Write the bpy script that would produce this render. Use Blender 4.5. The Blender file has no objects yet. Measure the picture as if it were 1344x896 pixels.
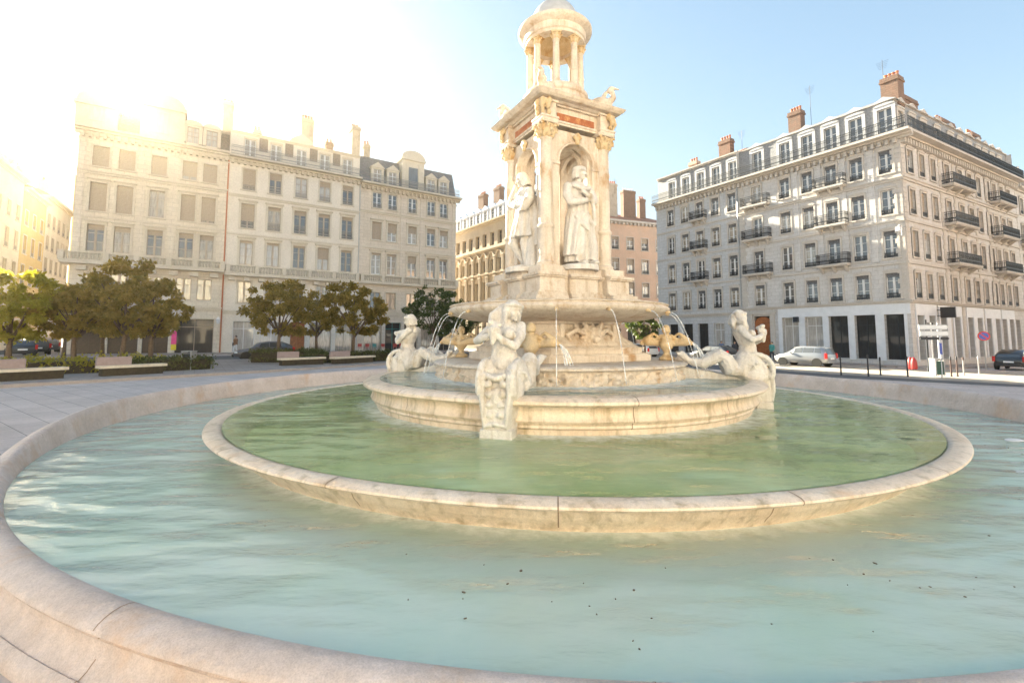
import bpy, bmesh, math, random
import numpy as np
from mathutils import Vector, Matrix, noise as mnoise
R = math.radians
rnd = random.Random(7)
D = bpy.data
scene = bpy.context.scene
COL = scene.collection
PI = math.pi

# ------------------------------------------------------------------ helpers
class MB:
    """collects geometry, becomes one mesh object"""
    def __init__(s):
        s.v = []; s.f = []; s.mi = []; s.m = 0
    def add(s, vs, fs):
        o = len(s.v); s.v += [tuple(p) for p in vs]
        s.f += [tuple(i + o for i in f) for f in fs]; s.mi += [s.m] * len(fs)
    def box(s, x0, x1, y0, y1, z0, z1):
        s.add([(x0,y0,z0),(x1,y0,z0),(x1,y1,z0),(x0,y1,z0),(x0,y0,z1),(x1,y0,z1),(x1,y1,z1),(x0,y1,z1)],
              [(0,3,2,1),(4,5,6,7),(0,1,5,4),(1,2,6,5),(2,3,7,6),(3,0,4,7)])
    def bbox(s, x0, x1, y0, y1, z0, z1, b=.01):
        """box with chamfered vertical and top edges"""
        p = [(x0+b,y0),(x1-b,y0),(x1,y0+b),(x1,y1-b),(x1-b,y1),(x0+b,y1),(x0,y1-b),(x0,y0+b)]
        q = [(x0+2*b,y0+b),(x1-2*b,y0+b),(x1-b,y0+2*b),(x1-b,y1-2*b),(x1-2*b,y1-b),(x0+2*b,y1-b),(x0+b,y1-2*b),(x0+b,y0+2*b)]
        s.loft([[(a,c,z0) for a,c in p],[(a,c,z1-b) for a,c in p],[(a,c,z1) for a,c in q]])
    def obox(s, c, ax, hs):
        """oriented box: centre, 3x3 axes rows, half sizes"""
        c = Vector(c); A = [Vector(a) for a in ax]; vs = []
        for k in (-1,1):
            for (i,j) in ((-1,-1),(1,-1),(1,1),(-1,1)):
                vs.append(c + A[0]*hs[0]*i + A[1]*hs[1]*j + A[2]*hs[2]*k)
        s.add(vs, [(0,3,2,1),(4,5,6,7),(0,1,5,4),(1,2,6,5),(2,3,7,6),(3,0,4,7)])
    def quad(s, a, b, c, d): s.add([a,b,c,d], [(0,1,2,3)])
    def loft(s, rings, cap=True, close=True):
        n = len(rings[0]); vs = [p for r in rings for p in r]; fs = []
        for i in range(len(rings)-1):
            for j in range(n if close else n-1):
                k = (j+1) % n
                fs.append((i*n+j, i*n+k, (i+1)*n+k, (i+1)*n+j))
        if cap and close:
            fs.append(tuple(range(n-1,-1,-1))); o = (len(rings)-1)*n
            fs.append(tuple(o+j for j in range(n)))
        s.add(vs, fs)
    def lathe(s, prof, seg=32, c=(0,0), cap=True, a0=0.0):
        s.loft([[(c[0]+r*math.cos(a0+2*PI*k/seg), c[1]+r*math.sin(a0+2*PI*k/seg), z) for k in range(seg)] for r,z in prof], cap)
    def ring(s, prof, seg=96, c=(0,0), fn=None):
        """closed profile revolved"""
        n = len(prof); rings = []
        for k in range(seg):
            a = 2*PI*k/seg; L = fn(a) if fn else None; row = []
            for p in prof:
                r,z = (p[0], p[1] + (p[2]*L if L is not None and len(p) > 2 else 0))
                row.append((c[0]+r*math.cos(a), c[1]+r*math.sin(a), z))
            rings.append(row)
        vs = [p for r in rings for p in r]; fs = []
        for k in range(seg):
            q = (k+1) % seg
            for j in range(n):
                i = (j+1) % n
                fs.append((k*n+j, k*n+i, q*n+i, q*n+j))
        s.add(vs, fs)
    def tube(s, pts, rad, seg=8, cap=True, round_=False):
        pts = [Vector(p) for p in pts]
        if not hasattr(rad,'__len__'): rad = [rad]*len(pts)
        P = list(pts); Q = list(rad)
        if round_:
            d0 = (pts[0]-pts[1]).normalized(); d1 = (pts[-1]-pts[-2]).normalized()
            a = [(pts[0]+d0*rad[0]*x, rad[0]*y) for x,y in ((.97,.24),(.8,.6),(.45,.89))]
            b = [(pts[-1]+d1*rad[-1]*x, rad[-1]*y) for x,y in ((.45,.89),(.8,.6),(.97,.24))]
            P = [x for x,_ in a]+P+[x for x,_ in b]; Q = [y for _,y in a]+Q+[y for _,y in b]
        rings = []; u = None
        for i,p in enumerate(P):
            t = (P[min(i+1,len(P)-1)]-P[max(i-1,0)])
            t = t.normalized() if t.length > 1e-9 else Vector((0,0,1))
            if u is None:
                u = t.orthogonal().normalized()
            u = (u - t*u.dot(t)); u = u.normalized() if u.length > 1e-6 else t.orthogonal().normalized()
            w = t.cross(u)
            rings.append([tuple(p+u*Q[i]*math.cos(2*PI*k/seg)+w*Q[i]*math.sin(2*PI*k/seg)) for k in range(seg)])
        s.loft(rings, cap)
    def ell(s, c, r, rot=None, seg=14, rin=9):
        c = Vector(c); M = rot if rot is not None else Matrix.Identity(3)
        rings = []
        for i in range(rin):
            th = PI*(i+.35)/(rin-.3)
            rings.append([tuple(c + M @ Vector((r[0]*math.sin(th)*math.cos(2*PI*k/seg), r[1]*math.sin(th)*math.sin(2*PI*k/seg), -r[2]*math.cos(th)))) for k in range(seg)])
        s.loft(rings)
    def prism(s, poly, axis, a, b):
        """poly in the two other axes, extruded along axis from a to b"""
        def P(p,t): return {'x':(t,p[0],p[1]),'y':(p[0],t,p[1]),'z':(p[0],p[1],t)}[axis]
        s.loft([[P(p,a) for p in poly],[P(p,b) for p in poly]])
    def xf(s, M, start=0):
        s.v[start:] = [tuple(M @ Vector(p)) for p in s.v[start:]]
    def mesh(s, name, mats, smooth=False):
        me = D.meshes.new(name); me.from_pydata(s.v, [], s.f)
        for m in (mats if isinstance(mats,(list,tuple)) else [mats]): me.materials.append(m)
        if any(s.mi): me.polygons.foreach_set('material_index', s.mi)
        bm = bmesh.new(); bm.from_mesh(me); bmesh.ops.recalc_face_normals(bm, faces=bm.faces); bm.to_mesh(me); bm.free()
        if smooth is True: me.polygons.foreach_set('use_smooth', [True]*len(me.polygons))
        elif smooth: me.shade_smooth() if hasattr(me,'shade_smooth') else None; me.set_sharp_from_angle(angle=R(smooth))
        me.update(); return me
    def build(s, name, mats, parent=None, loc=None, rz=0, smooth=False):
        return link(name, s.mesh(name, mats, smooth), parent, loc, rz)

def link(name, me, parent=None, loc=None, rz=0):
    o = D.objects.new(name, me); COL.objects.link(o)
    if parent is not None: o.parent = parent
    if loc is not None: o.location = loc
    if rz: o.rotation_euler = (0,0,rz)
    return o
def tag(o, label=None, cat=None, group=None, kind=None):
    for k,v in (('label',label),('category',cat),('group',group),('kind',kind)):
        if v: o[k] = v
    return o
def empty(name, loc=(0,0,0), rz=0, **k):
    o = link(name, None, None, loc, rz); o.empty_display_size = .3
    return tag(o, **k)
def kids(o): return [c for c in D.objects if c.parent == o]
def copy_tree(o, parent=None):
    c = o.copy(); COL.objects.link(c)
    if parent is not None: c.parent = parent
    for ch in kids(o): copy_tree(ch, c)
    return c

# camera model measured from the photograph (for laying out real distances)
F, PITCH, CY, CAMH = 616., .0799, 391.63, 2.05
def ray(px, py=441):
    c, s = math.cos(PITCH), math.sin(PITCH)
    x = (px-672)/F; y = -(py-CY)/F; f = c - y*s
    return x/f, (s+y*c)/f
def at(px, Y): return ray(px, 455)[0]*Y
def gz(x, y=0): return -.009*x if x < 0 else -.014*x

# ------------------------------------------------------------------ materials
def new_mat(name):
    m = D.materials.new(name); m.use_nodes = True
    nt = m.node_tree; nt.nodes.clear()
    out = nt.nodes.new('ShaderNodeOutputMaterial')
    return m, nt, out
def N(nt, t, **k):
    n = nt.nodes.new(t)
    for a,b in k.items():
        if a.startswith('i_'): n.inputs[a[2:].replace('_',' ')].default_value = b
        else: setattr(n, a, b)
    return n
def L(nt, a, b): nt.links.new(a, b)
def rgb(c): return (c[0],c[1],c[2],1)
def ramp(nt, src, p0, c0, p1, c1):
    r = N(nt,'ShaderNodeValToRGB'); e = r.color_ramp.elements
    e[0].position = p0; e[0].color = rgb(c0); e[1].position = p1; e[1].color = rgb(c1)
    L(nt, src, r.inputs[0]); return r
def mixc(nt, f, a, b, mode='MIX'):
    m = N(nt,'ShaderNodeMix', data_type='RGBA', blend_type=mode)
    for i,x in ((0,f),(6,a),(7,b)):
        if isinstance(x,(int,float)): m.inputs[i].default_value = x
        elif isinstance(x,(tuple,list)): m.inputs[i].default_value = rgb(x)
        else: L(nt, x, m.inputs[i])
    return m.outputs[2]
def noise(nt, co, scale, detail=4, rough=.55, vec=None):
    n = N(nt,'ShaderNodeTexNoise'); n.inputs['Scale'].default_value = scale; n.inputs['Detail'].default_value = detail; n.inputs['Roughness'].default_value = rough
    if vec:
        mp = N(nt,'ShaderNodeMapping'); mp.inputs['Scale'].default_value = vec; L(nt, co, mp.inputs[0]); co = mp.outputs[0]
    L(nt, co, n.inputs['Vector']); return n.outputs[0]
def stone(name, c1, c2, stain=None, scale=3., streak=0, rough=.8, bump=.3, st_lo=.5, st_hi=.68, courses=None, grime=None, spec=.3):
    m, nt, out = new_mat(name)
    co = N(nt,'ShaderNodeTexCoord').outputs['Object']
    b = N(nt,'ShaderNodeBsdfPrincipled'); b.inputs['Roughness'].default_value = rough; b.inputs['Specular IOR Level'].default_value = spec
    n1 = noise(nt, co, scale, 6, .6)
    col = ramp(nt, n1, .32, c1, .68, c2).outputs[0]
    n3 = noise(nt, co, scale*9, 3)
    ng = noise(nt, co, 95, 2, .7); col = mixc(nt, .35, col, ramp(nt, ng, .36, (.62,.60,.58), .6, (1.15,1.15,1.15)).outputs[0], 'MULTIPLY')
    col = mixc(nt, .22, col, ramp(nt, n3, .3, (.55,.55,.55), .7, (1.25,1.25,1.25)).outputs[0], 'MULTIPLY')
    if stain:
        n2 = noise(nt, co, scale*.8, 5, .65, (1,1,.6))
        col = mixc(nt, ramp(nt, n2, st_lo, (0,0,0), st_hi, (1,1,1)).outputs[0], col, stain)
    if streak:
        n4 = noise(nt, co, 9, 4, .6, (1,1,.05))
        col = mixc(nt, ramp(nt, n4, .5, (0,0,0), .72, (streak,)*3).outputs[0], col, grime or (.2,.15,.08))
    h = noise(nt, co, scale*6, 5)
    hsum = h
    if courses:
        cw, ch = courses
        mp = N(nt,'ShaderNodeMapping'); mp.inputs['Rotation'].default_value = (R(90),0,0); L(nt, co, mp.inputs[0])
        br = N(nt,'ShaderNodeTexBrick'); br.inputs['Scale'].default_value = 1; br.inputs['Brick Width'].default_value = cw; br.inputs['Row Height'].default_value = ch
        br.inputs['Mortar Size'].default_value = .012; br.inputs['Color1'].default_value = (1,1,1,1); br.inputs['Color2'].default_value = (.9,.9,.9,1); br.inputs['Mortar'].default_value = (.6,.57,.52,1)
        L(nt, mp.outputs[0], br.inputs[0]); col = mixc(nt, .8, col, br.outputs[0], 'MULTIPLY')
    bp = N(nt,'ShaderNodeBump'); bp.inputs['Strength'].default_value = bump; bp.inputs['Distance'].default_value = .02
    L(nt, hsum, bp.inputs['Height']); L(nt, bp.outputs[0], b.inputs['Normal'])
    L(nt, col, b.inputs['Base Color']); L(nt, b.outputs[0], out.inputs[0]); return m
def plain(name, c, rough=.5, metal=0, var=.12, scale=8., coat=0, spec=.5):
    m, nt, out = new_mat(name)
    co = N(nt,'ShaderNodeTexCoord').outputs['Object']
    b = N(nt,'ShaderNodeBsdfPrincipled'); b.inputs['Roughness'].default_value = rough; b.inputs['Metallic'].default_value = metal
    b.inputs['Coat Weight'].default_value = coat; b.inputs['Specular IOR Level'].default_value = spec
    n = noise(nt, co, scale, 4)
    L(nt, ramp(nt, n, .3, tuple(x*(1-var) for x in c), .7, tuple(min(1,x*(1+var)) for x in c)).outputs[0], b.inputs['Base Color'])
    L(nt, b.outputs[0], out.inputs[0]); return m
def glassy(name, c, rough=.03, var=.3, ior=1.5):
    """a window pane: dark or curtained room seen through reflective glass"""
    m, nt, out = new_mat(name)
    co = N(nt,'ShaderNodeTexCoord').outputs['Object']
    b = N(nt,'ShaderNodeBsdfPrincipled'); b.inputs['Roughness'].default_value = .6; b.inputs['Coat Weight'].default_value = 1; b.inputs['Coat Roughness'].default_value = rough; b.inputs['Coat IOR'].default_value = 2.0
    oi = N(nt,'ShaderNodeObjectInfo')
    mp = N(nt,'ShaderNodeMapping'); L(nt, co, mp.inputs[0]); 
    ad = N(nt,'ShaderNodeVectorMath', operation='ADD'); L(nt, mp.outputs[0], ad.inputs[0])
    sc = N(nt,'ShaderNodeVectorMath', operation='SCALE'); sc.inputs[3].default_value = 40; cmb = N(nt,'ShaderNodeCombineXYZ')
    L(nt, oi.outputs['Random'], cmb.inputs[0]); L(nt, cmb.outputs[0], sc.inputs[0]); L(nt, sc.outputs[0], ad.inputs[1])
    n = noise(nt, ad.outputs[0], 2.2, 3, .5, (3,1,.5))
    L(nt, ramp(nt, n, .35, tuple(x*(1-var) for x in c), .65, tuple(min(1,x*(1+var)) for x in c)).outputs[0], b.inputs['Base Color'])
    bp = N(nt,'ShaderNodeBump'); bp.inputs['Strength'].default_value = .05; bp.inputs['Distance'].default_value = .02
    L(nt, noise(nt, ad.outputs[0], 1.2, 1), bp.inputs['Height']); L(nt, bp.outputs[0], b.inputs['Coat Normal'])
    L(nt, b.outputs[0], out.inputs[0]); return m
def leaf(name, c1, c2, trans=.45):
    m, nt, out = new_mat(name)
    oi = N(nt,'ShaderNodeTexCoord').outputs['Object']
    n = noise(nt, oi, 2.1, 3); n2 = noise(nt, oi, 14, 2)
    col = ramp(nt, n, .35, c1, .65, c2).outputs[0]
    col = mixc(nt, .4, col, ramp(nt, n2, .3, (.5,.5,.5), .7, (1.4,1.4,1.4)).outputs[0], 'MULTIPLY')
    b = N(nt,'ShaderNodeBsdfPrincipled'); b.inputs['Roughness'].default_value = .45; b.inputs['Specular IOR Level'].default_value = .4
    t = N(nt,'ShaderNodeBsdfTranslucent'); mx = N(nt,'ShaderNodeMixShader'); mx.inputs[0].default_value = trans
    L(nt, col, b.inputs['Base Color']); L(nt, mixc(nt, 1, col, (1.5,1.35,.7), 'MULTIPLY'), t.inputs['Color'])
    L(nt, b.outputs[0], mx.inputs[1]); L(nt, t.outputs[0], mx.inputs[2]); L(nt, mx.outputs[0], out.inputs[0]); return m
def water_mat(name, tint, murk, murk_f, foam_r=(), wave=1., seedv=0., dark=None):
    m, nt, out = new_mat(name)
    co = N(nt,'ShaderNodeTexCoord').outputs['Object']
    # ripples: long swells and small chop
    n1 = noise(nt, co, 1.25, 1, .5, (.8,1.7,1)); n2 = noise(nt, co, 4.2, 1.5, .45, (.75,1.7,1))
    ad = N(nt,'ShaderNodeMath', operation='MULTIPLY_ADD'); L(nt, n2, ad.inputs[0]); ad.inputs[1].default_value = .18; L(nt, n1, ad.inputs[2])
    n3 = noise(nt, co, 15, 2, .5, (.7,1.6,1)); a3 = N(nt,'ShaderNodeMath', operation='MULTIPLY_ADD'); L(nt, n3, a3.inputs[0]); a3.inputs[1].default_value = .045; L(nt, ad.outputs[0], a3.inputs[2]); ad = a3
    bp = N(nt,'ShaderNodeBump'); bp.inputs['Strength'].default_value = 1; bp.inputs['Distance'].default_value = .105*wave; L(nt, ad.outputs[0], bp.inputs['Height'])
    tr = N(nt,'ShaderNodeBsdfTransparent'); tr.inputs[0].default_value = rgb(tint)
    nm = noise(nt, co, .55, 5, .6)
    mcol = ramp(nt, nm, .35, murk, .65, dark or tuple(x*.8 for x in murk)).outputs[0]
    df = N(nt,'ShaderNodeBsdfDiffuse'); L(nt, mcol, df.inputs[0])
    b2 = N(nt,'ShaderNodeBump'); b2.inputs['Strength'].default_value = 1; b2.inputs['Distance'].default_value = .03*wave; L(nt, ad.outputs[0], b2.inputs['Height']); L(nt, b2.outputs[0], df.inputs['Normal'])
    mx = N(nt,'ShaderNodeMixShader'); mx.inputs[0].default_value = murk_f; L(nt, tr.outputs[0], mx.inputs[1]); L(nt, df.outputs[0], mx.inputs[2])
    gl = N(nt,'ShaderNodeBsdfGlossy'); gl.inputs['Roughness'].default_value = .0; L(nt, bp.outputs[0], gl.inputs['Normal'])
    fr = N(nt,'ShaderNodeFresnel'); fr.inputs[0].default_value = 1.34; L(nt, bp.outputs[0], fr.inputs['Normal'])
    m2 = N(nt,'ShaderNodeMixShader'); L(nt, fr.outputs[0], m2.inputs[0]); L(nt, mx.outputs[0], m2.inputs[1]); L(nt, gl.outputs[0], m2.inputs[2])
    last = m2
    if foam_r:
        ln = N(nt,'ShaderNodeVectorMath', operation='LENGTH')
        sx = N(nt,'ShaderNodeVectorMath', operation='MULTIPLY'); sx.inputs[1].default_value = (1,1,0); L(nt, co, sx.inputs[0]); L(nt, sx.outputs[0], ln.inputs[0])
        nf = noise(nt, co, 5, 6, .7)
        acc = None
        for r0, wd in foam_r:
            d = N(nt,'ShaderNodeMath', operation='SUBTRACT'); L(nt, ln.outputs['Value'], d.inputs[0]); d.inputs[1].default_value = r0
            mr = N(nt,'ShaderNodeMapRange'); mr.inputs[1].default_value = wd; mr.inputs[2].default_value = 0; L(nt, d.outputs[0], mr.inputs[0])
            sub = N(nt,'ShaderNodeMath', operation='MULTIPLY'); L(nt, mr.outputs[0], sub.inputs[0]); L(nt, nf, sub.inputs[1])
            acc = sub.outputs[0]
        rp = ramp(nt, acc, .22, (0,0,0), .52, (.8,.8,.8))
        wf = N(nt,'ShaderNodeBsdfDiffuse'); wf.inputs[0].default_value = (.75,.8,.78,1)
        m3 = N(nt,'ShaderNodeMixShader'); L(nt, rp.outputs[0], m3.inputs[0]); L(nt, m2.outputs[0], m3.inputs[1]); L(nt, wf.outputs[0], m3.inputs[2]); last = m3
    L(nt, last.outputs[0], out.inputs[0]); return m
def stream_mat():
    m, nt, out = new_mat('falling_water')
    co = N(nt,'ShaderNodeTexCoord').outputs['Object']
    n = noise(nt, co, 14, 4, .6, (1,1,.25))
    tr = N(nt,'ShaderNodeBsdfTransparent'); df = N(nt,'ShaderNodeBsdfPrincipled'); df.inputs['Base Color'].default_value = (.9,.93,.95,1); df.inputs['Roughness'].default_value = .15
    mx = N(nt,'ShaderNodeMixShader'); L(nt, ramp(nt, n, .4, (.15,)*3, .62, (.75,)*3).outputs[0], mx.inputs[0]); L(nt, tr.outputs[0], mx.inputs[1]); L(nt, df.outputs[0], mx.inputs[2])
    L(nt, mx.outputs[0], out.inputs[0]); return m
def paving(name, c1, c2, bw, bh, mort, rot=0., rough=.75):
    m, nt, out = new_mat(name)
    co = N(nt,'ShaderNodeTexCoord').outputs['Object']
    mp = N(nt,'ShaderNodeMapping'); mp.inputs['Rotation'].default_value = (0,0,rot); L(nt, co, mp.inputs[0])
    br = N(nt,'ShaderNodeTexBrick'); br.inputs['Scale'].default_value = 1; br.inputs['Brick Width'].default_value = bw; br.inputs['Row Height'].default_value = bh
    br.inputs['Mortar Size'].default_value = .008; br.inputs['Color1'].default_value = rgb(c1); br.inputs['Color2'].default_value = rgb(c2); br.inputs['Mortar'].default_value = rgb(mort)
    L(nt, mp.outputs[0], br.inputs[0])
    n = noise(nt, co, .6, 6, .6); n2 = noise(nt, co, 20, 3)
    col = mixc(nt, .45, br.outputs[0], ramp(nt, n, .3, (.6,.6,.6), .7, (1.25,1.25,1.25)).outputs[0], 'MULTIPLY')
    col = mixc(nt, .3, col, ramp(nt, n2, .3, (.6,.6,.6), .7, (1.2,1.2,1.2)).outputs[0], 'MULTIPLY')
    b = N(nt,'ShaderNodeBsdfPrincipled'); b.inputs['Roughness'].default_value = rough
    L(nt, col, b.inputs['Base Color']); L(nt, b.outputs[0], out.inputs[0])
    bp = N(nt,'ShaderNodeBump'); bp.inputs['Strength'].default_value = .3; bp.inputs['Distance'].default_value = .01; L(nt, n2, bp.inputs['Height']); L(nt, bp.outputs[0], b.inputs['Normal'])
    return m

M = {}
M['marble'] = stone('carved_marble', (.70,.67,.63), (.60,.56,.51), (.40,.31,.20), 5, streak=.35, rough=.6, bump=.6, st_lo=.55, st_hi=.76, grime=(.28,.22,.15))
M['cream'] = stone('cream_fountain_stone', (.69,.61,.52), (.58,.50,.41), (.40,.25,.13), 3.4, streak=.45, rough=.7, bump=.5, st_lo=.54, st_hi=.74, grime=(.30,.20,.10))
M['ochre'] = stone('ochre_weathered_stone', (.62,.50,.33), (.54,.40,.23), (.42,.26,.11), 5, rough=.7, bump=.5)
M['rim'] = stone('basin_rim_stone', (.62,.53,.49), (.48,.39,.34), (.47,.29,.17), 1.8, rough=.5, bump=.8, st_lo=.53, st_hi=.75, spec=.4)
M['wetrim'] = stone('wet_streaked_stone', (.76,.65,.53), (.65,.51,.38), (.54,.34,.18), 2.6, streak=.7, rough=.35, bump=.4, grime=(.27,.20,.10), spec=.5, st_lo=.58, st_hi=.8)
M['red_marble'] = stone('red_marble', (.40,.14,.06), (.32,.10,.04), (.5,.28,.12), 12, rough=.4)
M['floor'] = stone('basin_floor_stone', (.88,.95,.84), (.74,.84,.70), (.52,.60,.38), 1.7, rough=.6, st_lo=.50, st_hi=.66)
M['floor_mid'] = stone('algae_basin_floor', (.78,.84,.50), (.66,.72,.40), (.36,.36,.14), 1.3, rough=.6, st_lo=.48, st_hi=.60)
M['lead'] = plain('grey_lead', (.46,.46,.46), .5, .2)
M['b1'] = stone('pale_limestone', (.72,.65,.55), (.65,.58,.48), None, .6, rough=.85, bump=.15, courses=(.95,.42))
M['b2'] = stone('cream_limestone', (.74,.68,.60), (.67,.61,.53), None, .6, rough=.85, bump=.15)
M['b3'] = stone('beige_limestone', (.70,.62,.53), (.62,.54,.45), None, .6, rough=.85, bump=.15, courses=(.9,.40))
M['btrim'] = stone('trim_limestone', (.64,.58,.49), (.56,.50,.41), (.42,.36,.28), .9, rough=.85, bump=.2, st_lo=.6, st_hi=.8)
M['ra'] = stone('grey_limestone', (.57,.575,.59), (.50,.505,.52), (.42,.42,.43), .5, rough=.85, bump=.2, courses=(.8,.38), st_lo=.55, st_hi=.8)
M['rb'] = stone('warm_limestone', (.62,.60,.59), (.55,.53,.52), (.47,.43,.40), .5, rough=.85, bump=.2, courses=(.8,.38), st_lo=.55, st_hi=.8)
M['rtrim'] = stone('grey_trim_limestone', (.56,.52,.48), (.48,.44,.40), (.38,.33,.28), .8, rough=.85, bump=.2, st_lo=.58, st_hi=.8)
M['white_front'] = plain('white_shop_front', (.66,.67,.70), .6, var=.06, scale=2)
M['slate'] = plain('slate_roof', (.14,.145,.16), .6, var=.3, scale=6)
M['slate_light'] = plain('weathered_slate', (.25,.25,.26), .6, var=.3, scale=6)
M['slate_warm'] = plain('brown_slate_roof', (.21,.17,.14), .65, var=.3, scale=6)
M['tile'] = plain('red_tile_roof', (.34,.16,.10), .8, var=.3, scale=5)
M['zinc'] = plain('zinc_roof', (.36,.38,.40), .4, .4)
M['brick'] = stone('chimney_brick', (.27,.17,.13), (.20,.13,.10), (.20,.15,.12), 3, rough=.9, courses=(.5,.2))
M['brick_pale'] = stone('pale_chimney_render', (.50,.42,.34), (.42,.35,.28), (.3,.25,.2), 2, rough=.9)
M['rust'] = plain('rust_paint', (.07,.04,.035), .7)
M['pot'] = plain('terracotta_pot', (.45,.17,.09), .8)
M['frame_w'] = plain('white_window_paint', (.66,.66,.66), .5, var=.05)
M['frame_t'] = plain('tan_window_paint', (.38,.31,.24), .6, var=.1)
M['iron'] = plain('dark_wrought_iron', (.03,.033,.04), .45, .3)
M['iron_grey'] = plain('grey_wrought_iron', (.28,.26,.24), .5, .2)
M['glass'] = glassy('window_glass', (.05,.055,.065))
M['glass_c'] = glassy('curtained_glass', (.30,.26,.21), .04, .35)
M['glass_b'] = glassy('blind_glass', (.42,.39,.36), .06, .15)
M['shop_dark'] = glassy('dark_shop_glass', (.015,.015,.017), .02, .4); M['shop_dark'].node_tree.nodes['Principled BSDF'].inputs['Coat IOR'].default_value = 1.35
M['shop_brown'] = plain('dark_brown_shop_front', (.05,.03,.02), .4, var=.3)
M['blind'] = plain('slatted_blind', (.40,.33,.26), .7, var=.1)
M['wood_door'] = plain('varnished_wood', (.30,.10,.03), .45, var=.35, scale=4)
M['orange_b'] = stone('salmon_render', (.62,.45,.35), (.54,.38,.29), (.48,.37,.30), .6, rough=.9, bump=.1)
M['yellow_b'] = stone('ochre_render', (.62,.47,.24), (.55,.40,.19), None, .5, rough=.9, bump=.1)
M['arc_b'] = stone('golden_limestone', (.62,.53,.40), (.54,.45,.33), None, .8, rough=.85, bump=.2)
M['fl_b'] = stone('warm_white_render', (.66,.60,.50), (.58,.52,.42), None, .5, rough=.9, bump=.1)
M['ground'] = paving('plaza_paving', (.56,.49,.46), (.51,.44,.41), 1.2, .6, (.18,.16,.15), .6)
M['slab'] = paving('sidewalk_paving', (.36,.31,.28), (.32,.275,.25), .9, .45, (.2,.17,.15), .98)
M['kerb'] = stone('granite_kerb', (.42,.36,.32), (.34,.29,.26), None, 5, rough=.8)
M['asphalt'] = plain('road_asphalt', (.10,.10,.105), .85, var=.2, scale=3)
M['paint'] = plain('road_paint', (.75,.75,.72), .7, var=.08)
M['leaf_a'] = leaf('olive_leaves', (.16,.135,.035), (.32,.235,.07), .6)
M['leaf_b'] = leaf('yellow_green_leaves', (.27,.27,.045), (.38,.34,.07), .65)
M['leaf_c'] = leaf('dark_green_leaves', (.05,.08,.025), (.09,.12,.04))
M['leaf_h'] = leaf('hedge_leaves', (.05,.07,.018), (.09,.10,.025), .3)
M['bark'] = plain('tree_bark', (.13,.09,.06), .9, var=.35, scale=10)
M['dark_fill'] = plain('dark_filler', (.05,.04,.025), .95, var=.3)
M['seat'] = plain('pale_bench_stone', (.60,.52,.40), .7)
M['back'] = plain('mauve_bench_back', (.32,.24,.22), .7)
M['stream'] = stream_mat()
M['rubber'] = plain('black_rubber', (.02,.02,.02), .8)
M['alloy'] = plain('alloy_wheel', (.5,.5,.52), .3, .8)
M['silver'] = plain('silver_car_paint', (.36,.37,.39), .3, .5, .03, 2, 1)
M['black_car'] = plain('black_car_paint', (.015,.016,.02), .3, 0, .03, 2, 1)
M['grey_car'] = plain('grey_car_paint', (.10,.10,.11), .3, .3, .03, 2, 1)
M['white_car'] = plain('white_car_paint', (.7,.7,.7), .3, 0, .03, 2, 1)
M['car_glass'] = glassy('car_glass', (.025,.03,.035), .02, .2)
M['taillight'] = plain('red_tail_lens', (.5,.02,.02), .2)
M['headlamp'] = plain('clear_lamp_lens', (.7,.72,.75), .15)
M['steel'] = plain('brushed_steel', (.38,.38,.39), .35, .7)
M['sign_white'] = plain('white_sign_sheet', (.75,.75,.75), .4, var=.04)
M['sign_dark'] = plain('black_sign_sheet', (.02,.02,.025), .4)
M['sign_blue'] = plain('blue_sign_sheet', (.05,.09,.4), .4)
M['sign_red'] = plain('red_sign_sheet', (.55,.03,.03), .4)
M['red_plastic'] = plain('red_plastic', (.35,.03,.03), .45)
M['teal'] = plain('teal_fabric', (.06,.25,.24), .8)
M['pink'] = plain('pink_poster_paper', (.75,.05,.25), .6)
M['yellow'] = plain('yellow_poster_paper', (.75,.6,.03), .6)
M['skin'] = plain('skin', (.45,.28,.2), .6)
M['cloth_d'] = plain('dark_cloth', (.04,.045,.06), .9)
M['cloth_b'] = plain('brown_cloth', (.22,.11,.06), .9)
M['cloth_w'] = plain('pale_cloth', (.6,.6,.62), .9)
M['cloth_blue'] = plain('blue_denim', (.08,.12,.22), .9)
M['hair'] = plain('dark_hair', (.03,.02,.015), .7)
M['green_bin'] = plain('green_metal', (.03,.09,.06), .5)

# ------------------------------------------------------------------ camera, world, light
cam = D.cameras.new('camera'); co = D.objects.new('camera', cam); COL.objects.link(co); scene.camera = co
cam.sensor_width = 36; cam.lens = F/1344*36; cam.shift_y = -(448-CY)/1344; cam.clip_end = 3000; cam.clip_start = .05
co.location = (0,0,CAMH); co.rotation_euler = (PI/2+PITCH, 0, 0)
SUN_AZ, SUN_EL = -40.6, 22.0
SKY_K = 2.5
w = D.worlds.new('World'); scene.world = w; w.use_nodes = True
nt = w.node_tree; bg = nt.nodes['Background']
sky = nt.nodes.new('ShaderNodeTexSky'); sky.sky_type = 'NISHITA'; sky.sun_disc = False
sky.sun_elevation = R(SUN_EL); sky.sun_rotation = R(SUN_AZ); sky.air_density = .6; sky.dust_density = .1; sky.ozone_density = .2; sky.altitude = 200
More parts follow.
